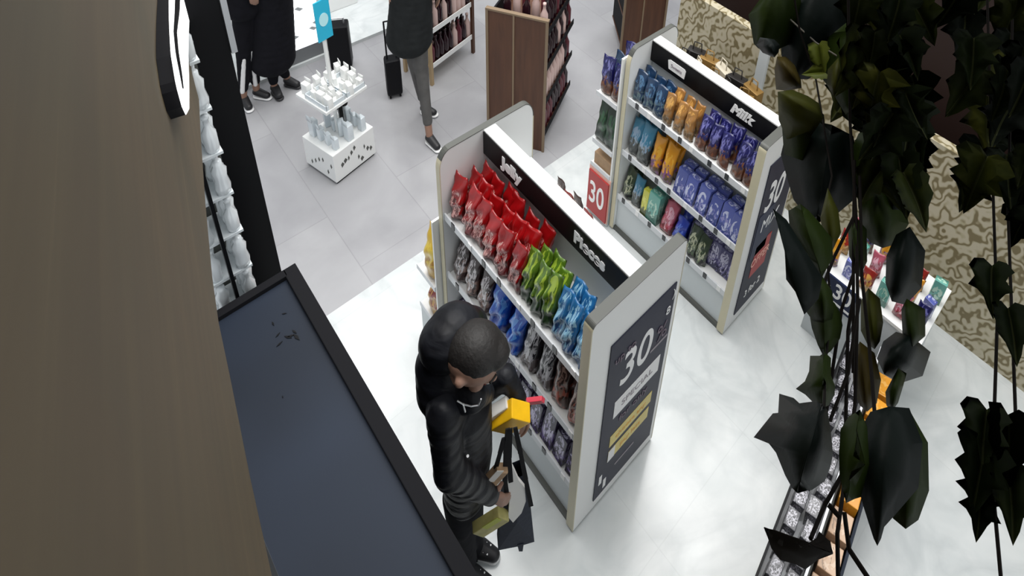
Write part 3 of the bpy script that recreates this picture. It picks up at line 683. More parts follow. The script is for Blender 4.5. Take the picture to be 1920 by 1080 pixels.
sg_ = obj('sign_card', B(-.022, -.014, -.05, .05, 1.04, 1.33, bev=.003), M['cyan'], t); sg_['label'] = 'cyan sign card with a pale round print'
ob = bmesh.new(); lathe(ob, [(.03, 0), (.03, .002)], n=20); bmesh.ops.transform(ob, matrix=Matrix.Translation((-.025, 0, 1.19)) @ Matrix.Rotation(math.pi/2, 4, 'Y') @ Matrix.Diagonal((1.6, 1, 1, 1)), verts=ob.verts)
obj('round_print', ob, M['cyanl'], sg_)
ck, sk_ = math.cos(math.radians(14)), math.sin(math.radians(14))
def acc():
    bm = bmesh.new(); box(bm, -.018, .018, -.012, .012, 0, .055, .003); box(bm, -.018, .018, -.012, -.010, .055, .075); return bm
def hook():
    bm = bmesh.new(); box(bm, -.02, .02, -.016, .016, 0, .10, .004); box(bm, -.02, .02, .016, .018, .10, .135); return bm
for k in range(16):
    lx, ly = -.115+.07*(k % 4), -.12+.075*(k//4)
    place('accessory_box', acc, 'acc', M['clear'] if k % 3 else M['white'], (kx+ck*lx-sk_*ly, ky+sk_*lx+ck*ly, .626), rr_.uniform(-.4, .4), 'small accessory box on kiosk tray, %s row from front, %s in row' % (ORD[k % 4], ORD[k//4]), 'box', 'accessory boxes on the kiosk tray', sc=rr_.uniform(.9, 1.5))
for k in range(12):
    lx, ly = -.11+.07*(k % 4), -.10+.10*(k//4)
    place('accessory_pack', hook, 'hook', M['clear'], (kx+ck*lx-sk_*ly, ky+sk_*lx+ck*ly, .261), rr_.uniform(-.3, .3), 'tall accessory pack on kiosk base, %s row from front, %s in row' % (ORD[k % 4], ORD[k//4]), 'pack', 'accessory packs on the kiosk base', sc=rr_.uniform(.9, 1.3))
hpb = bmesh.new(); bmesh.ops.create_uvsphere(hpb, u_segments=12, v_segments=8, radius=.022, matrix=Matrix.Translation((0, .03, .16))); bmesh.ops.create_uvsphere(hpb, u_segments=12, v_segments=8, radius=.022, matrix=Matrix.Translation((0, -.03, .16)))
tube(hpb, [(0, .035*math.cos(a), .16+.05*math.sin(a)) for a in [math.pi*k/8 for k in range(9)]], .005); box(hpb, -.012, .012, -.012, .012, 0, .17, .002)
tag(obj('headphones', hpb, M['black'], smooth=False), 'black headphones on a stub stand under the kiosk tray', 'headphones').location = (kx+.05, ky-.05, .262)

# lit fixture and white platform at the back
t = thing('lightbox_counter', 'counter with a lit white picture panel behind the kiosk', 'counter', (4.78, -1.39, 0))
obj('base', B(-.16, .16, -.17, .20, 0, .16), plain('mid_grey_base', (.20, .21, .22), .5), t)
lp = obj('lit_panel', B(-.162, .15, -.168, .198, .16, 1.5), M['lightbox'], t); lp['label'] = 'lit white front with small dark pictures'
db = bmesh.new()
for a in ((-.06, .30), (.08, .28), (-.09, .34), (.02, .52), (.10, .62), (-.02, .75)): extrude_poly([(-.163, a[0]-.03, a[1]), (-.163, a[0]+.01, a[1]+.03), (-.163, a[0]+.035, a[1]+.02), (-.163, a[0], a[1]-.012)], (-.001, 0, 0), db)
obj('printed_pictures', db, M['panel'], lp)
structure('trim_2', B(4.60, 8.4, -6, .9, 0, .03), M['marble'])
t = thing('white_counter', 'low white counter at the top edge behind the black suitcase', 'counter', (5.6, -1.75, 0)); obj('body', B(-.5, .5, -.25, .2, .03, .5, bev=.01), M['white'], t); obj('top', B(-.52, .52, -.27, .22, .5, .53), M['dgrey'], t)

def suitcase(loc, rz, w, d, h, hand, label):
    t = thing('suitcase', label, 'suitcase', loc, rz)
    obj('shell', B(-w/2, w/2, -d/2, d/2, .03, h, bev=.018), M['case'], t, smooth=False)
    hb = bmesh.new(); tube(hb, [(-w*.3, 0, h-.01), (-w*.3, 0, h+hand), (w*.3, 0, h+hand), (w*.3, 0, h-.01)], .006); obj('handle', hb, M['steel'] if hand < .1 else M['case'], t)
    for x in (-1, 1):
        for y in (-1, 1): obj('wheel', cyl(bmesh.new(), (x*(w/2-.02)-.006, y*(d/2-.02), .015), (x*(w/2-.02)+.006, y*(d/2-.02), .015), .015), M['black'], t)
    return t
suitcase((4.40, -1.55, 0), math.radians(62), .155, .12, .43, .05, 'black upright suitcase standing behind the white kiosk')
suitcase((3.86, -1.71, 0), math.radians(70), .11, .10, .36, .34, 'small black trolley case beside the walking person')

# ------------------------------------------------------------------ people
def blob(segs, vox=.008, smooth=6):
    """segs: (p, q, r1, r2) chains of spheres, fused into one continuous surface"""
    bm = bmesh.new()
    for p, q, r1, r2, *sc in segs:
        p, q = Vector(p), Vector(q); n = max(1, int((q-p).length/(min(r1, r2)*.35)))
        sc = sc[0] if sc else (1, 1, 1); rot = sc[1] if isinstance(sc[0], (tuple, list)) else 0
        if rot: sc = sc[0]
        for k in range(n+1):
            f = k/n; r = r1+(r2-r1)*f
            bmesh.ops.create_icosphere(bm, subdivisions=3 if r > .05 else 2, radius=1, matrix=Matrix.Translation(p.lerp(q, f)) @ Matrix.Rotation(rot, 4, 'Z') @ Matrix.Diagonal((r*sc[0], r*sc[1], r*sc[2], 1)))
    me = bpy.data.meshes.new('tmp'); bm.to_mesh(me); bm.free(); o = bpy.data.objects.new('tmp', me); COL.objects.link(o)
    md = o.modifiers.new('r', 'REMESH'); md.mode = 'VOXEL'; md.voxel_size = vox
    md = o.modifiers.new('s', 'SMOOTH'); md.factor = .5; md.iterations = smooth
    dg = bpy.context.evaluated_depsgraph_get(); res = bpy.data.meshes.new_from_object(o.evaluated_get(dg)); bpy.data.objects.remove(o); bpy.data.meshes.remove(me)
    return res
def bobj(name, segs, mat, parent, vox=.008, smooth=6, off=Vector((0, 0, 0))):
    me = blob([(Vector(a)-off, Vector(b)-off, *r) for a, b, *r in segs], vox, smooth); me.name = name
    for p in me.polygons: p.use_smooth = True
    me.materials.clear(); me.materials.append(mat); o = bpy.data.objects.new(name, me); COL.objects.link(o); o.parent = parent; return o
def hand_segs(wr, d, side, up, L=.15, curl=.6, sp=1.0):
    """wrist point, direction of the hand, thumb-side direction, palm normal (fingers curl towards it)"""
    wr, d, side, up = Vector(wr), Vector(d).normalized(), Vector(side).normalized(), Vector(up).normalized()
    pl_ = L*.48; s = []
    for k in range(4):
        b = wr + d*pl_ + side*(.022-.0145*k)*sp
        s.append((wr+side*(.012-.008*k), b, .013, .0115))
        fl = (.052, .058, .054, .043)[k]*L/.15*.95; c = b; dd = d.copy()
        for j, f in enumerate((.45, .32, .25)):
            dd = (dd + up*curl*(.5 if j == 0 else .8)).normalized(); nx = c + dd*fl*f*1.6
            s.append((c, nx, .0088-.001*j, .0080-.001*j)); c = nx
    tb = wr + d*.018 + side*.016; t1 = tb + (d*.6+side*.8).normalized()*.028; t2 = t1 + (d*.8+side*.2+up*.5).normalized()*.026
    s += [(tb, t1, .0115, .010), (t1, t2, .0095, .008)]
    return s
# --- man bending over the near gondola.  u: to his front (towards the gondola), c: towards the camera
F0 = atz(885, 1070, 0); NN = Vector((F0.x, F0.y, 0)).normalized(); TT = Vector((NN.y, -NN.x, 0))
def P(px, py, off):
    d = ray(px, py); s = ((F0-NN*off)-CAM).dot(NN)/d.dot(NN); return CAM + d*s
man = thing('person', 'person in a black hooded quilted jacket bending to the near gondola with a tote bag', 'person', F0)
bl = lambda name, segs, mat, vox=.007, smooth=6, par=man: bobj(name, segs, mat, par, vox, smooth, F0)
cdir = -NN
HC = P(890, 668, .06)                                    # head centre
face = (TT*.70 + cdir*.42 - Vector((0, 0, .62))).normalized()
upv = (Vector((0, 0, 1)) - face*face.z).normalized(); sid = face.cross(upv).normalized()
sh_l, el_l, wr_l = P(832, 776, .12), P(842, 882, .17), P(920, 928, .14)
sh_r, el_r, wr_r = P(905, 735, -.06), P(948, 705, -.04), P(976, 752, 0.0)
chest, belly, hip = P(868, 770, .05), P(876, 850, .04), P(872, 925, .03)
kn_l, an_l = P(864, 985, .05), P(878, 1050, .02); kn_r, an_r = P(885, 980, -.04), P(893, 1052, -.06)
hl = hand_segs(wr_l, P(956, 944, .13)-wr_l, Vector((0, 0, 1)), -cdir, .175, .45, 1.25)
hr = hand_segs(wr_r, P(996, 790, .02)-wr_r, cdir, -TT, .14, .6)
body = [(HC-face*.006+upv*.014, HC-face*.012+upv*.018, .082, .082), (HC+face*.02-upv*.035, HC+face*.03-upv*.055, .060, .048), (HC-upv*.06-face*.02, chest+Vector((0, 0, .03)), .045, .055),
        (chest, belly, .065, .065), (belly, hip, .065, .065), (sh_l, el_l, .034, .03), (el_l, wr_l, .030, .020), (chest, sh_l, .05, .034), (chest, sh_r, .05, .03), (sh_r, el_r, .03, .025), (el_r, wr_r, .025, .018),
        (hip, kn_l, .04, .03), (kn_l, an_l, .028, .02), (hip, kn_r, .04, .03), (kn_r, an_r, .028, .02),
        (HC+face*.072-upv*.004, HC+face*.094-upv*.026, .010, .014), (HC+face*.078-upv*.052, HC+face*.082-upv*.056, .016, .014)]
for s in (-1, 1):
    body += [(HC+sid*s*.080-upv*.008-face*.008, HC+sid*s*.084+upv*.012-face*.012, .012, .016), (HC+face*.062+sid*s*.034+upv*.018, HC+face*.066+sid*s*.020+upv*.020, .014, .012), (HC+face*.048+sid*s*.042-upv*.022, HC+face*.052+sid*s*.034-upv*.026, .026, .022)]
bd = bl('body', body+hl+hr, M['skin'], .0042, 3)
for s in (-1, 1):
    eb_ = bmesh.new(); bmesh.ops.create_uvsphere(eb_, u_segments=12, v_segments=8, radius=.011, matrix=Matrix.Translation(HC+face*.071+sid*s*.029+upv*.004-F0)); obj('eye', eb_, M['text'], bd, True)
    eb_ = bmesh.new(); bmesh.ops.create_uvsphere(eb_, u_segments=10, v_segments=8, radius=.005, matrix=Matrix.Translation(HC+face*.080+sid*s*.029+upv*.004-F0)); obj('iris', eb_, M['hair'], bd, True)
    obj('eyebrow', cyl(bmesh.new(), HC+face*.078+sid*s*.016+upv*.026-F0, HC+face*.070+sid*s*.044+upv*.026-F0, .004), M['hair'], bd)
obj('mouth', cyl(bmesh.new(), HC+face*.090+sid*.018-upv*.052-F0, HC+face*.090-sid*.018-upv*.052-F0, .0045), M['pink'], bd).active_material = plain('lips', (.28, .10, .08), .5)
bl('hair', [(HC+upv*.028-face*.018+TT*.004, HC+upv*.020-face*.024+TT*.006, .081, .081), (HC+upv*.056+face*.026+TT*.010-cdir*.006, HC+upv*.054+face*.022+TT*.01-cdir*.014, .048, .050)], M['hair'], .005, 5)
jseg = [(chest, belly, .092, .085), (belly, hip, .085, .075), (chest-TT*.03, sh_l, .075, .052), (P(840, 742, .06), sh_l, .07, .050), (sh_l, el_l, .050, .048), (el_l, wr_l, .050, .032), (chest, sh_r, .06, .045), (sh_r, el_r, .045, .04), (el_r, wr_r-(wr_r-el_r)*.12, .038, .028)]
for f in range(6): # soft folds round the left sleeve
    p = sh_l.lerp(el_l, .1+.16*f); jseg.append((p, p+Vector((.002, 0, 0)), .052-.001*f, .052-.001*f))
for f in range(5):
    p = el_l.lerp(wr_l, .05+.2*f); jseg.append((p, p+Vector((.002, 0, 0)), .052-.004*f, .052-.004*f))
jk = bl('jacket', jseg, M['jacket'], .006, 3)
zp = bmesh.new(); tube(zp, [P(x, y, .165)-F0 for x, y in ((858, 752), (868, 758), (884, 762), (897, 760), (902, 748))], .0022); tube(zp, [P(868, 758, .165)-F0, P(872, 772, .165)-F0], .003)
zz = obj('zip', zp, M['steel'], jk); zz['label'] = 'silver zip edge at the collar'
obj('stud', cyl(bmesh.new(), P(877, 855, .17)-F0, P(877, 855, .174)-F0, .004), M['text'], jk)
hoodc = P(850, 655, .02)
bl('hood', [(P(838, 640, 0), P(852, 622, -.02), .085, .085), (P(852, 622, -.02), P(880, 612, -.06), .080, .060), (P(828, 680, .0), P(835, 725, .03), .080, .088), (P(838, 735, .04), P(845, 780, .06), .080, .07), (P(838, 735, .05), P(885, 742, .10), .062, .050), (P(885, 742, .10), P(905, 738, .03), .045, .04)], M['jacket'], .007, 4)
bl('trousers', [(hip+Vector((0, 0, .02)), hip, .075, .075), (hip-TT*.01, kn_l, .070, .048), (kn_l, an_l, .046, .036), (hip, kn_r, .066, .046), (kn_r, an_r, .044, .034)], M['cloth'], .008, 4)
for an, s in ((an_l, 0), (an_r, -.02)):
    b_ = Vector((an.x, an.y, .03)); tdir = (TT*.8+cdir*.5)
    sh = bl('shoe', [(b_-tdir*.02+Vector((0, 0, .03)), b_+tdir*.03+Vector((0, 0, .012)), .038, .036), (b_+tdir*.03+Vector((0, 0, .010)), b_+tdir*.09, .036, .026)], M['shoe'], .006, 3)
    bl('sole', [(b_-tdir*.02+Vector((0, 0, -.02)), b_+tdir*.09+Vector((0, 0, -.02)), .030, .024, (1.2, 1.2, .45))], M['sole'], .005, 2, sh)
    lb = bmesh.new()
    for k in range(4): c_ = b_+tdir*(.005+.02*k)+Vector((0, 0, .046-.006*k))-F0; sd_ = tdir.cross(Vector((0, 0, 1))).normalized()*.018; cyl(lb, c_-sd_, c_+sd_, .0035)
    obj('lace', lb, M['sole'], sh)

# things he holds
def prism_px(px, off, th):
    return extrude_poly([P(x, y, off) for x, y in px], NN*th)
def centered(name, bm, mat, label, cat, group=None):
    o = obj(name, bm, mat); c = sum((v.co for v in o.data.vertices), Vector())/len(o.data.vertices); o.data.transform(Matrix.Translation(-c)); o.location = c; return tag(o, label, cat, group)
def boxat(c, ax, ay, az, hw, hh, hd, bev=.004):
    ax, ay = Vector(ax).normalized(), Vector(ay).normalized(); az = ax.cross(ay).normalized(); ay = az.cross(ax)
    bm = box(bmesh.new(), -hw, hw, -hh, hh, -hd, hd, bev); mt = Matrix((ax, ay, az)).transposed().to_4x4(); mt.translation = c
    bmesh.ops.transform(bm, matrix=mt, verts=bm.verts); return bm
yc = P(957, 781, .04)
centered('yellow_carton', boxat(yc, P(980, 787, .04)-yc, P(962, 757, .05)-yc, 0, .045, .05, .03), M['yb'], 'bright yellow carton held over the tote bag by the man in black', 'carton')
wc = P(935, 775, .02)
centered('paper_carton', boxat(wc, P(955, 785, .02)-wc, P(940, 745, .02)-wc, 0, .035, .055, .02), M['lining'], 'white carton tucked behind the bright yellow carton', 'carton')
rc = P(995, 752, -.03)
centered('red_packet', boxat(rc, P(1005, 760, -.03)-rc, P(990, 735, -.02)-rc, 0, .014, .05, .008, .002), plain('red_pink_foil', (.6, .05, .08), .3), 'narrow red packet in the raised hand at the shelf', 'packet')
bgt = thing('tote_bag', 'navy tote bag with black straps hanging from the hand of the man in black', 'bag', P(968, 1020, .06))
bo = bgt.location
def P2(x, y, o): return P(x, y, o) - bo
fb_ = bmesh.new()
fr_pts = [(948, 905), (940, 960), (934, 1032), (975, 1024), (1002, 1016), (995, 950), (984, 890)]
A_ = [P2(x, y, .085) for x, y in fr_pts]; mid_ = sum(A_, Vector())/len(A_)
outer_f = [fb_.verts.new(a) for a in A_]; outer_b = [fb_.verts.new(a+NN*.05+Vector((0, 0, .0))) for a in A_]
cf = fb_.verts.new(mid_+cdir*.016); cb = fb_.verts.new(mid_+NN*.075)
n_ = len(A_)
for k in range(n_):
    j = (k+1) % n_; fb_.faces.new((outer_f[k], outer_f[j], cf)); fb_.faces.new((outer_b[j], outer_b[k], cb))
    if k != n_-1: fb_.faces.new((outer_f[k], outer_b[k], outer_b[j], outer_f[j]))
obj('bag_body', fb_, M['bag'], bgt)
tab = extrude_poly([P2(x, y, .09) for x, y in ((970, 1022), (982, 1020), (980, 1034), (973, 1034))], NN*.006); obj('pull_tab', tab, M['bag'], bgt)
cr = extrude_poly([P2(x, y, .112) for x, y in ((955, 866), (963, 880), (972, 900), (984, 915), (986, 940), (978, 962), (962, 980), (953, 970), (955, 940), (950, 905), (949, 880))], NN*.012)
li = obj('lining', cr, plain('white_lining', (.86, .85, .82), .6), bgt); li['label'] = 'white paper lining showing in the bag opening'
for pts_ in (((952, 805), (948, 850), (947, 900), (950, 925)), ((957, 805), (955, 860), (958, 905)), ((966, 803), (976, 850), (986, 900), (996, 950)), ((945, 822), (938, 850), (930, 878))):
    sb_ = bmesh.new()
    for a, b in zip(pts_[:-1], pts_[1:]):
        pa, pb_ = P2(a[0], a[1], .118), P2(b[0], b[1], .118)
        extrude_poly([pa-TT*.007, pa+TT*.007, pb_+TT*.008, pb_-TT*.008], NN*.004, sb_)
    obj('strap', sb_, M['blackm'], bgt)
c1_ = P(927, 893, .12)
p1 = centered('food_box', boxat(c1_, P(940, 893, .12)-c1_, P(924, 870, .12)-c1_, 0, .022, .05, .016), M['tan'], 'small tan box with a cream label above the gloved-looking hand by the bag', 'box')
p1['label'] = 'small tan box with a cream label above the lower hand by the tote bag'
lb_ = boxat(P(929, 893, .139)-p1.location, P(940, 893, .12)-c1_, P(924, 870, .12)-c1_, 0, .013, .03, .001, 0); obj('paper_label', lb_, M['lining'], p1)
c2_ = P(920, 978, .12)
p2 = centered('food_box', boxat(c2_, P(938, 985, .12)-c2_, P(930, 950, .12)-c2_, 0, .034, .055, .018), plain('olive_yellow_card', (.42, .38, .14), .5, noise=.4, nscale=30), 'olive and yellow food box below the lower hand beside the tote bag', 'box')
obj('picture', boxat(P(922, 982, .141)-p2.location, P(938, 985, .12)-c2_, P(930, 950, .12)-c2_, 0, .016, .03, .001, 0), plain('yellow_green_print', (.42, .46, .05), .5), p2)

# --- walking person at the top
F2 = Vector((3.43, -1.73, 0)); N2 = F2.normalized(); T2 = Vector((N2.y, -N2.x, 0))
def Q(px, py, off): d = ray(px, py); s = ((F2-N2*off)-CAM).dot(N2)/d.dot(N2); return CAM + d*s
def person2(F, N, T, label, hips_px, coat, legs, feet, coatmat, legmat, headpx, QF, shins=None, cs=1.0, solemat='sole', sdir=None):
    sdir = sdir or T
    t = thing('person', label, 'person', F)
    bl2 = lambda name, segs, mat, vox=.010, smooth=4, par=t: bobj(name, segs, mat, par, vox, smooth, F)
    hd = headpx; ch = coat[0]
    bs = [(hd, hd-Vector((0, 0, .05)), .075, .06), (hd-Vector((0, 0, .09)), ch, .04, .05), (ch, coat[-1], .07, .07)]
    fdir = -T*.3+N*.2 + Vector((0, 0, 0)); fdir = (-N*.6+T*.3).normalized(); sd = fdir.cross(Vector((0, 0, 1)))
    bs += [(hd+fdir*.07-Vector((0, 0, .01)), hd+fdir*.085-Vector((0, 0, .025)), .010, .013)]
    for s in (-1, 1): bs += [(hd+sd*s*.072, hd+sd*s*.074-Vector((0, 0, .02)), .014, .010)]
    arms = []
    for s in (-1, 1):
        sh_, el, wr = ch+sdir*s*.13-Vector((0, 0, .03)), ch+sdir*s*.16-Vector((0, 0, .30)), ch+sdir*s*.15-Vector((0, 0, .52))
        arms += [(sh_, el), (el, wr)]; bs += [(sh_, el, .035, .03), (el, wr, .03, .02)] + hand_segs(wr, (0, 0, -1), -N if sdir == T else T, sdir*-s, .15, .3)
    for (h, k, a) in legs: bs += [(h, k, .05, .04), (k, a, .035, .025)]
    bs += [(coat[-1], legs[0][0], .06, .05), (coat[-1], legs[1][0], .06, .05)]
    b_ = bl2('body', bs, M['skin'], .007, 3)
    for s in (-1, 1):
        e_ = bmesh.new(); bmesh.ops.create_uvsphere(e_, u_segments=8, v_segments=6, radius=.010, matrix=Matrix.Translation(hd+fdir*.068+sd*s*.027-F)); obj('eye', e_, M['hair'], b_, True)
    bl2('hair', [(hd+Vector((0, 0, .025))-fdir*.015, hd+Vector((0, 0, .01))-fdir*.03, .074, .07)], M['hair'])
    cseg = []
    for k_, (a, b) in enumerate(zip(coat[:-1], coat[1:])): cseg.append((a, b, (.10+.012*k_)*cs, (.112+.012*k_)*cs, (1, 1, 1)))
    for k_, (a, b) in enumerate(arms): cseg.append((a, b, .05, .042))
    cseg += [(ch, arms[0][0], .07, .055), (ch, arms[2][0], .07, .055)]
    bl2('coat', cseg, coatmat)
    bl2('trousers', [(coat[-1], legs[0][0], .08, .07), (coat[-1], legs[1][0], .08, .07)] + [x for (h, k, a) in legs for x in ((h, k, .066, .048), (k, k.lerp(a, .8), .046, .034))], legmat)
    if shins:
        for (h, k, a) in legs: bl2('shin_stripe', [(k-N*.03, a-N*.024+Vector((0, 0, .06)), .018, .016)], M['sole'], .006, 2)
    for (h, k, a), fd in zip(legs, feet):
        c_ = Vector((a.x, a.y, .035))
        sh = bl2('shoe', [(c_+Vector((0, 0, .02)), c_+fd*.09, .032, .026)], M['shoe'], .006, 2)
        bl2('sole', [(c_-Vector((0, 0, .022)), c_+fd*.10-Vector((0, 0, .022)), .028, .024, (1.25, 1.25, .42))], M[solemat], .005, 1, sh)
    return t
z_ = lambda v, z: Vector((v.x, v.y, z))
ft1, ft2 = atz(806, 268, 0), atz(796, 212, 0)
person2(F2, N2, T2, 'person in a long dark coat and grey trousers walking at the top of the picture', None,
        [Q(768, -150, 0), Q(772, -60, 0), Q(770, 20, 0), Q(768, 68, 0)],
        [(Q(782, 60, .03), Q(790, 130, .05), z_(ft1, .08)), (Q(770, 55, -.03), Q(778, 120, 0), z_(ft2, .08))],
        [(T2*.5-N2*.9), (T2*.7-N2*.5)], M['coat'], M['gcoat'], Q(770, -250, 0), Q, cs=1.12)
tgt = Q(738, 60, 0)
for (px, py, lab, mt, shn, w) in ((468, 190, 'person in black with white shin stripes beside the black fin, top left', M['cloth'], True, 0), (525, 168, 'person in a long black coat standing right of the one with white stripes, top left', M['cloth'], False, 1)):
    Fp = atz(px, py, 0); Np = Fp.normalized(); Np.z = 0; Np.normalize(); Tp = Vector((Np.y, -Np.x, 0))
    def Qp(x, y, off, Fp=Fp, Np=Np): d = ray(x, y); s = ((Fp-Np*off)-CAM).dot(Np)/d.dot(Np); return CAM + d*s
    dx = 25
    fa, fb2 = atz(px-8, py+6, 0), atz(px+16, py-8, 0)
    if not w: coat_ = [Qp(440, -170, 0), Qp(452, -60, 0), Qp(455, 10, 0)]; h1, h2 = Qp(452, 5, .02), Qp(468, 0, 0); k1, k2 = Qp(456, 105, .02), Qp(470, 90, 0); hp = Qp(438, -250, 0)
    else: coat_ = [Qp(500, -190, 0), Qp(506, -80, 0), Qp(508, 10, 0), Qp(510, 105, 0)]; h1, h2 = Qp(502, 70, .02), Qp(516, 66, 0); k1, k2 = Qp(508, 125, .02), Qp(522, 118, 0); hp = Qp(498, -270, 0)
    person2(Fp, Np, Tp, lab, None, coat_, [(h1, k1, z_(fa, .08)), (h2, k2, z_(fb2, .08))], [(-Np*.9+Tp*.2), (-Np*.6+Tp*.6)], M['cloth'], mt, hp, Qp, shins=shn, cs=.95 if not w else 1.15, solemat='sole' if not w else 'shoe', sdir=Np)

# ------------------------------------------------------------------ stands at the right
t = thing('low_display_stand', 'low dark-framed display stand at the lower right under the ivy', 'display stand', (.15, -1.73, 0), math.radians(10))
obj('frame', B(-.02, .155, -.72, .62, .0, .38, bev=.004), M['dgrey'], t)
obj('upper_shelf', B(0, .15, -.70, .60, .38, .395), M['rail'], t)
obj('lip', B(.148, .158, -.72, .62, .37, .50), M['black'], t); obj('divider', B(-.006, .004, -.70, .6, .36, .49), M['rail'], t)
obj('lower_tray', B(-.118, -.02, -.72, .62, 0, .26), M['dgrey'], t); obj('tray_rail', B(-.130, -.118, -.72, .62, 0, .36), M['slate'], t)
c8, s8 = math.cos(math.radians(10)), math.sin(math.radians(10))
loc8 = lambda x, y, z: (.15+c8*x-s8*y, -1.73+s8*x+c8*y, z)
for k in range(14):
    for r in range(2):
        good('silver', loc8(.04+.07*r, .54-.088*k, .396), math.radians(100)+random.uniform(-.06, .06), 'silver and black carton on low stand, %s row, %s from lower end' % (('right', 'left')[r], ORD[k]), 'silver cartons on the low stand', tilt=random.uniform(-.1, .1))
for k in range(10):
    key = 'peach' if k < 5 else 'orangec'
    good(key, loc8(-.069, .54-.125*k, .261), math.radians(100)+random.uniform(-.1, .1), '%s in lower tray of low stand, %s from lower end' % (NAMES[key][1], ORD[k]), 'boxes in the lower tray of the low stand')
# table with a 30 board, seen through the ivy
t = thing('display_table', 'white display table with a navy 30 board seen between the ivy stems', 'table', (.42, -2.72, 0))
obj('body', B(-.28, .28, -.19, .19, 0, .54), M['panel'], t); obj('top', B(-.29, .29, -.2, .2, .54, .56), M['white'], t)
nb = obj('price_board', B(.05, .23, .20, .21, .37, .56), M['navy'], t); nb['label'] = 'navy board reading 30'
text('lettering', '30', M['text'], nb, (.12, .211, .48), X_, Z_, .15, .7, 0, .001, bold=.002); text('lettering', '&', M['text'], nb, (.205, .211, .49), X_, Z_, .06, .8, 0, .001)
obj('white_rule', B(.06, .22, .21, .212, .39, .405), M['text'], nb)
for k in range(6):
    for r in range(3):
        key = ('orange', 'lav', 'redgold', 'mint', 'pinkp', 'navy')[(k+2*r) % 6]
        good(key, (.66-.096*k, -2.575-.11*r, .561), random.uniform(-.3, .3), '%s on table with navy 30 board, %s row, %s from left' % (NAMES[key][1], ROWN[r], ORD[k]), 'goods on the table with the navy board', sc=.72)
# gift bags on a low stand between the far gondola and the patterned partition
t = thing('gift_stand', 'low grey stand of gift bags in front of the gold patterned partition', 'display stand', (1.72, -2.86, 0))
obj('body', B(-.32, .32, -.12, .12, 0, .78), M['panel'], t); obj('top', B(-.33, .33, -.13, .13, .78, .80), M['dgrey'], t)
def giftbag():
    bm = bmesh.new(); box(bm, -.05, .05, -.025, .025, 0, .16, .002)
    tube(bm, [(-.025, 0, .16), (-.02, 0, .21), (.02, 0, .21), (.025, 0, .16)], .003); return bm
GM = [plain('bronze_gift_bag', (.32, .19, .06), .3, .4), plain('black_gift_bag', (.02, .018, .018), .3), plain('ivory_gift_bag', (.55, .50, .40), .4)]
for k in range(10):
    mi = (1, 2, 0, 1, 0, 1, 0, 2, 1, 0)[k]
    place('gift_bag', giftbag, 'gift%d' % mi, GM[mi], (1.98-.115*(k % 5)+random.uniform(-.01, .01), -2.80-.11*(k//5), .801), random.uniform(-.5, .5), '%s gift bag behind far gondola header, %s row, %s from left' % (('bronze', 'black', 'ivory')[mi], ('front', 'back')[k//5], ORD[k % 5]), 'bag', 'gift bags on the low grey stand', sc=1.25)

# ------------------------------------------------------------------ ivy hanging near the camera
def leaf(lob=1.0, fold=.5, seed=0):
    rnd = random.Random(seed)
    # half outline from the stalk to the tip, lobed
    half = [(0, -.02), (.14, -.13), (.33, -.10*lob), (.48*lob, .06), (.36, .17), (.30, .26), (.44*lob, .44), (.27, .50), (.17, .62), (.10, .80), (0, 1.0)]
    bm = bmesh.new(); uvl = bm.loops.layers.uv.new('uv'); rows = []
    n = len(half)
    mid = [bm.verts.new((0, half[i][1] if i not in (0, n-1) else half[i][1], 0)) for i in range(n)]
    ys = [-.02+(1.02)*i/(n-1) for i in range(n)]
    for i in range(n): mid[i].co = (0, ys[i], .06*math.sin(math.pi*i/(n-1))-.10*(i/(n-1))**2)
    for s in (-1, 1):
        prev_o = None; cols = []
        for i in range(n):
            x, y = half[i]; x *= s*(1+rnd.uniform(-.08, .08))
            if i in (0, n-1): cols.append([mid[i]]*3); continue
            m2 = bm.verts.new(((x)*.5, (ys[i]+y)/2, mid[i].co.z+abs(x)*.5*fold*.9)); o_ = bm.verts.new((x, y, mid[i].co.z+abs(x)*fold-abs(x)*abs(x)*.7+rnd.uniform(-.02, .02)))
            cols.append([mid[i], m2, o_])
        for i in range(n-1):
            for k in range(2):
                q = [cols[i][k], cols[i][k+1], cols[i+1][k+1], cols[i+1][k]]; u = []
                for v in q:
                    if v not in u: u.append(v)
                if len(u) > 2:
                    try: f = bm.faces.new(u)
                    except ValueError: continue
                    f.smooth = True
                    for lp in f.loops: lp[uvl].uv = (lp.vert.co.x+.5, lp.vert.co.y)
    return bm
LV = []
for v in range(5):
    bm = leaf((1.0, .85, 1.15, .7, 1.0)[v], (.45, .75, .3, .6, .95)[v], v)
    me = bpy.data.meshes.new('leaf'); bmesh.ops.solidify(bm, geom=bm.faces[:], thickness=.012); bm.to_mesh(me); bm.free(); me.materials.append(M['leaf']); LV.append(me)
def ivy(label, loc):
    return thing('hanging_ivy', label, 'ivy', loc)
def add_leaf(root, px, py, size_px, ang, dist, v=0, tilt=(0, 0), lab=None):
    """base (stalk) at the pixel, pointing at ang (degrees, 0 = right, 90 = down in the picture)"""
    p = atd(px, py, dist)
    vd = (p-CAM).normalized()
    a = math.radians(ang); yd = (RT*math.cos(a)-UP*math.sin(a)); yd = (yd-vd*yd.dot(vd)).normalized()
    nd = -vd; xd = yd.cross(nd).normalized()
    q0, q1 = topx(p), topx(p+yd*.02); L = size_px*.02/(q1-q0).length*1.08
    R_ = Matrix((xd, yd, nd)).transposed() @ Matrix.Rotation(tilt[0], 3, 'X') @ Matrix.Rotation(tilt[1], 3, 'Y')
    o = bpy.data.objects.new('leaf', LV[v]); COL.objects.link(o); o.parent = root
    mt = Matrix.Translation(p-root.location) @ R_.to_4x4() @ Matrix.Scale(L, 4); o.matrix_local = mt
    if lab: o['label'] = lab
    return o
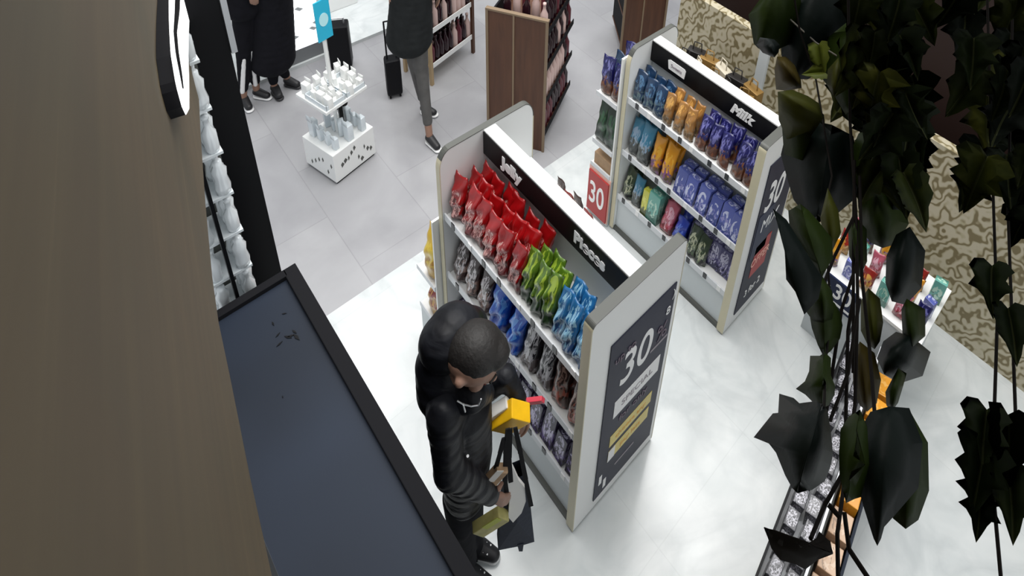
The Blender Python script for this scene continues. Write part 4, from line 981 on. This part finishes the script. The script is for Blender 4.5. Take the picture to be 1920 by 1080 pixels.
def stem(root, pts, r=.0016, mat=None):
    o = obj('stem', tube(bmesh.new(), [atd(x, y, d)-root.location for x, y, d in pts], r, 6), mat or M['stem'], root); return o
def tleaf(root, base, tip, left, right, dist, fold=.10, tiltd=0, mat=None, lab=None):
    """a leaf with its own outline: base and tip of the midrib, then the edge points on each side; folded along the midrib"""
    bm = bmesh.new(); uvl = bm.loops.layers.uv.new('uv'); B0, T0 = Vector(base), Vector(tip); ax = (T0-B0); Ln = ax.length; ax.normalize(); nr = Vector((-ax.y, ax.x))
    def V(q, extra=0):
        q = Vector(q); h = abs((q-B0).dot(nr))/Ln; s_ = (q-B0).dot(ax)/Ln
        return bm.verts.new(atd(q.x, q.y, dist + dist*.12*(fold*2*h - .25*math.sin(math.pi*max(0, min(1, s_)))) + tiltd*s_*dist*.1) - root.location), ((q-B0).dot(nr)/Ln+.5, s_)
    vb, vt = V(base), V(tip)
    for side in (left, right):
        pts = [Vector(p) for p in side]; n = len(pts); prm = sorted(max(.06, min(.94, (p-B0).dot(ax)/Ln)) for p in pts)
        out = [vb]+[V(p) for p in pts]+[vt]; mid = [vb]+[V(B0+ax*Ln*(.08+.84*(k+.5)/n)) for k in range(n)]+[vt]
        cen = [vb]+[V((pts[k]+B0+ax*Ln*(.08+.84*(k+.5)/n))/2) for k in range(n)]+[vt]
        for k in range(n+1):
            for r0, r1 in ((mid, cen), (cen, out)):
                q = []
                for v in (r0[k], r1[k], r1[k+1], r0[k+1]):
                    if v not in q: q.append(v)
                if len(q) > 2:
                    try: f = bm.faces.new([v[0] for v in q])
                    except ValueError: continue
                    f.smooth = True; dd = {v[0]: v[1] for v in q}
                    for lp in f.loops: lp[uvl].uv = dd[lp.vert]
    bmesh.ops.remove_doubles(bm, verts=bm.verts, dist=1e-7); bmesh.ops.recalc_face_normals(bm, faces=bm.faces)
    bmesh.ops.solidify(bm, geom=bm.faces[:], thickness=.0006)
    me = bpy.data.meshes.new('leaf'); bm.to_mesh(me); bm.free(); me.materials.append(mat or M['leaf'])
    o = bpy.data.objects.new('leaf', me); COL.objects.link(o); o.parent = root
    if lab: o['label'] = lab
    return o
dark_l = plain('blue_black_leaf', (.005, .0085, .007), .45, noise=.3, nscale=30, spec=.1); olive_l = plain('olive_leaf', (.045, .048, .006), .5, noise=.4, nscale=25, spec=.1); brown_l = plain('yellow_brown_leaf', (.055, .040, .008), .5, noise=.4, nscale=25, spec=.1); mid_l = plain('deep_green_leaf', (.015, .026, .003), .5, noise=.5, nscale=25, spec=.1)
iv = ivy('ivy strand of large folded leaves hanging left of the dense dark mass', atd(1480, 20, .85))
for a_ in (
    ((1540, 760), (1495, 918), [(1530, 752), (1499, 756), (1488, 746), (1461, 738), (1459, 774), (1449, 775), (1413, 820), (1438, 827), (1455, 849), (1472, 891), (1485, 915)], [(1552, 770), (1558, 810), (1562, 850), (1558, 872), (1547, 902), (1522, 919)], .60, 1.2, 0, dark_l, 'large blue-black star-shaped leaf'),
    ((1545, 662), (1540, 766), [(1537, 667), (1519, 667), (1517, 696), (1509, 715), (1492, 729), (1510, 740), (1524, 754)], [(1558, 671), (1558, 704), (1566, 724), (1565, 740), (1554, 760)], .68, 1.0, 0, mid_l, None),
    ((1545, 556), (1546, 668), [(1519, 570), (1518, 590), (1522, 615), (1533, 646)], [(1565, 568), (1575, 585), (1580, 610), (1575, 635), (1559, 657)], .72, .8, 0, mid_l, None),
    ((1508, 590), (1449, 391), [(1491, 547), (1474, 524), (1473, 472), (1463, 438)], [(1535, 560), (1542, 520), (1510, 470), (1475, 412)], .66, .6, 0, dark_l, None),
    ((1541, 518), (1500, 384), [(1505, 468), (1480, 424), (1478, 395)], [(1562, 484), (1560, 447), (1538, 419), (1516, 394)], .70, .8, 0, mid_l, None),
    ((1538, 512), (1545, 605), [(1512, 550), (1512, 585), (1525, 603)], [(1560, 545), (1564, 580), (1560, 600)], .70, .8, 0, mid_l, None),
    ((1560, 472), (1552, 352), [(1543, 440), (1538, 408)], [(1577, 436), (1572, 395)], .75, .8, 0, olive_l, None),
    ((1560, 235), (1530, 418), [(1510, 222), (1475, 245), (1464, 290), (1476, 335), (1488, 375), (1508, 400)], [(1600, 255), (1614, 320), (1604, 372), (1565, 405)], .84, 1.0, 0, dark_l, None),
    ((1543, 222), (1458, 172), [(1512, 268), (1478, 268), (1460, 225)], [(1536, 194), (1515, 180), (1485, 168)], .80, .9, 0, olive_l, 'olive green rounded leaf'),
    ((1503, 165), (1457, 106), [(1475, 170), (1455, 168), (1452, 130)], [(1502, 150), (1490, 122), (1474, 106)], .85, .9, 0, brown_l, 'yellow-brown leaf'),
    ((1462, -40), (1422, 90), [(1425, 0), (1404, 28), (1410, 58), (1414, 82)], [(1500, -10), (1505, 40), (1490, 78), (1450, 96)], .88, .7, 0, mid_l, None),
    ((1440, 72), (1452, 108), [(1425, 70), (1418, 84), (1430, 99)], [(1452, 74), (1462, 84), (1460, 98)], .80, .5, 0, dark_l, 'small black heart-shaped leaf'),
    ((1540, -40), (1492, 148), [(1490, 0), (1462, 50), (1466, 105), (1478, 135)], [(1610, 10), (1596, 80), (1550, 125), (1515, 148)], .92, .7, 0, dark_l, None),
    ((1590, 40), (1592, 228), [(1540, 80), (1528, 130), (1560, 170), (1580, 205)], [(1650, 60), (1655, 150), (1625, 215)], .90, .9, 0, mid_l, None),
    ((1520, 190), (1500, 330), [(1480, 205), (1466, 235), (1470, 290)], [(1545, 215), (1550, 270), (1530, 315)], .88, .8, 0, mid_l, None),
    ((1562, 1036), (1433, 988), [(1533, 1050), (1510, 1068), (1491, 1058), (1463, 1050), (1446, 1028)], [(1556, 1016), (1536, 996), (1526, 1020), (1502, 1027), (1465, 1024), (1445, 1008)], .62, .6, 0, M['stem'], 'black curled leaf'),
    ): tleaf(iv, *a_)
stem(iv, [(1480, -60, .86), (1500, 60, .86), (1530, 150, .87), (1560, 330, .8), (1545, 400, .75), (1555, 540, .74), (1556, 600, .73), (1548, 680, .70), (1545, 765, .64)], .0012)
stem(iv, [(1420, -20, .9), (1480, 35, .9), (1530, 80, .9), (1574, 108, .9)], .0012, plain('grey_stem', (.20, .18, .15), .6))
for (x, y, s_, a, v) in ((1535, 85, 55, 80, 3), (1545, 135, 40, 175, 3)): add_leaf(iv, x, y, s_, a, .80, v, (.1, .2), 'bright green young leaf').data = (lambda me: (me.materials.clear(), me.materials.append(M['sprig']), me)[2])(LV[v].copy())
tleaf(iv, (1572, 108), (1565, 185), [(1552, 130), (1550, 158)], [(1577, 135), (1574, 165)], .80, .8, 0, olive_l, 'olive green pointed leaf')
iw = ivy('dense dark ivy mass hanging at the right with long bare stems', atd(1640, 20, .8))
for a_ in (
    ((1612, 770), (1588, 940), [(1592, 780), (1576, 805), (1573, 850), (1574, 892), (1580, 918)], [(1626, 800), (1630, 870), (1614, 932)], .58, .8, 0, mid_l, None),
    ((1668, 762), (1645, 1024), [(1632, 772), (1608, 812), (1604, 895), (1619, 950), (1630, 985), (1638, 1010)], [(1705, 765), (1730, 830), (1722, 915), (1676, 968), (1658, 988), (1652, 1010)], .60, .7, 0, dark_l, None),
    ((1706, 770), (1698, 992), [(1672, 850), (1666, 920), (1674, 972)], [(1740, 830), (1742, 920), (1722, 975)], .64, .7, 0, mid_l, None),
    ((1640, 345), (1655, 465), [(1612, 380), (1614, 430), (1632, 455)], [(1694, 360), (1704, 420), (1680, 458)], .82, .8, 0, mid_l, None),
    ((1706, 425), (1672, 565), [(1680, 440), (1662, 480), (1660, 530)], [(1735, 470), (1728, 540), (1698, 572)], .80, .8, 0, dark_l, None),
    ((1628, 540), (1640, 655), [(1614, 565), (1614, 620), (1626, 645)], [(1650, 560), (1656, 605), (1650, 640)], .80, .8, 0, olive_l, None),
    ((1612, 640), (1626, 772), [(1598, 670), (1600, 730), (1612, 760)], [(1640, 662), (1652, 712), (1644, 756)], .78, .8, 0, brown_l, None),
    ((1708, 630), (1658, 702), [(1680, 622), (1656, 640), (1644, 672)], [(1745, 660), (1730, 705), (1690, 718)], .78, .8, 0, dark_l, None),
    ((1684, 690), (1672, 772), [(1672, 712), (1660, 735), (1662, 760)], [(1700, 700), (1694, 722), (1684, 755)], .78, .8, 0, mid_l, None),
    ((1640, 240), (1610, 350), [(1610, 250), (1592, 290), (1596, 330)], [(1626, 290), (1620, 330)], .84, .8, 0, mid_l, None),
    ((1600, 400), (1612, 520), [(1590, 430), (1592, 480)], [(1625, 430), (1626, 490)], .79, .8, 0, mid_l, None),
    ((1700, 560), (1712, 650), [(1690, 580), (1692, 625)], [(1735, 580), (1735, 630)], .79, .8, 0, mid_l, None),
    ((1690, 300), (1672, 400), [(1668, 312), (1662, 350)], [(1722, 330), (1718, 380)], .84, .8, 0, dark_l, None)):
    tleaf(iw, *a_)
rnd = random.Random(11)
for k in range(72):   # upper mass
    x, y = rnd.uniform(1600, 1712), rnd.uniform(-60, 330)
    if y > 200 and x < 1660: x += 50
    add_leaf(iw, x, y, rnd.uniform(70, 115), rnd.uniform(60, 125), rnd.uniform(.75, 1.05), rnd.randrange(5), (rnd.uniform(-.2, .5), rnd.uniform(-.6, .6)))
for pts_ in (((1590, -40, .8), (1594, 230, .8), (1606, 420, .78), (1608, 560, .76), (1603, 760, .74), (1570, 1000, .7), (1572, 1120, .7)), ((1612, 330, .79), (1616, 520, .77), (1630, 650, .76), (1642, 800, .72)),
        ((1604, 400, .77), (1565, 480, .77), (1545, 530, .76)), ((1608, 490, .75), (1578, 580, .75), (1560, 700, .74), (1545, 800, .73)), ((1600, 560, .74), (1590, 620, .74), (1586, 780, .73), (1585, 900, .72)), ((1612, 560, .74), (1590, 700, .73), (1556, 790, .72)),
        ((1590, 870, .68), (1545, 950, .68), (1520, 1010, .66)), ((1583, 960, .68), (1592, 1030, .68), (1632, 1090, .68)), ((1553, 946, .67), (1575, 970, .67)), ((1602, 300, .79), (1600, 480, .78), (1600, 700, .77))):
    stem(iw, pts_, .0017)
ix = ivy('ivy strands at the far right edge beyond the dense dark mass', atd(1850, 10, .9))
for k in range(34):
    y = rnd.uniform(-60, 400); x = rnd.uniform(1800+.12*y, 1935)
    add_leaf(ix, x, y, rnd.uniform(70, 110), rnd.uniform(60, 125), rnd.uniform(.8, 1.1), rnd.randrange(5), (rnd.uniform(-.2, .5), rnd.uniform(-.6, .6)))
for (x, y, s_, a) in ((1860, 500, 90, 90), (1890, 580, 100, 80), (1850, 770, 110, 95), (1890, 780, 130, 90), (1845, 840, 120, 100), (1890, 880, 130, 85), (1840, 920, 90, 95)): add_leaf(ix, x, y, s_, a, .8, rnd.randrange(5), (.2, rnd.uniform(-.4, .4)))
stem(ix, [(1850, -40, .95), (1860, 300, .92), (1870, 600, .85), (1860, 900, .8), (1880, 1120, .8)])
stem(ix, [(1900, -40, .95), (1890, 400, .92), (1905, 800, .82)])
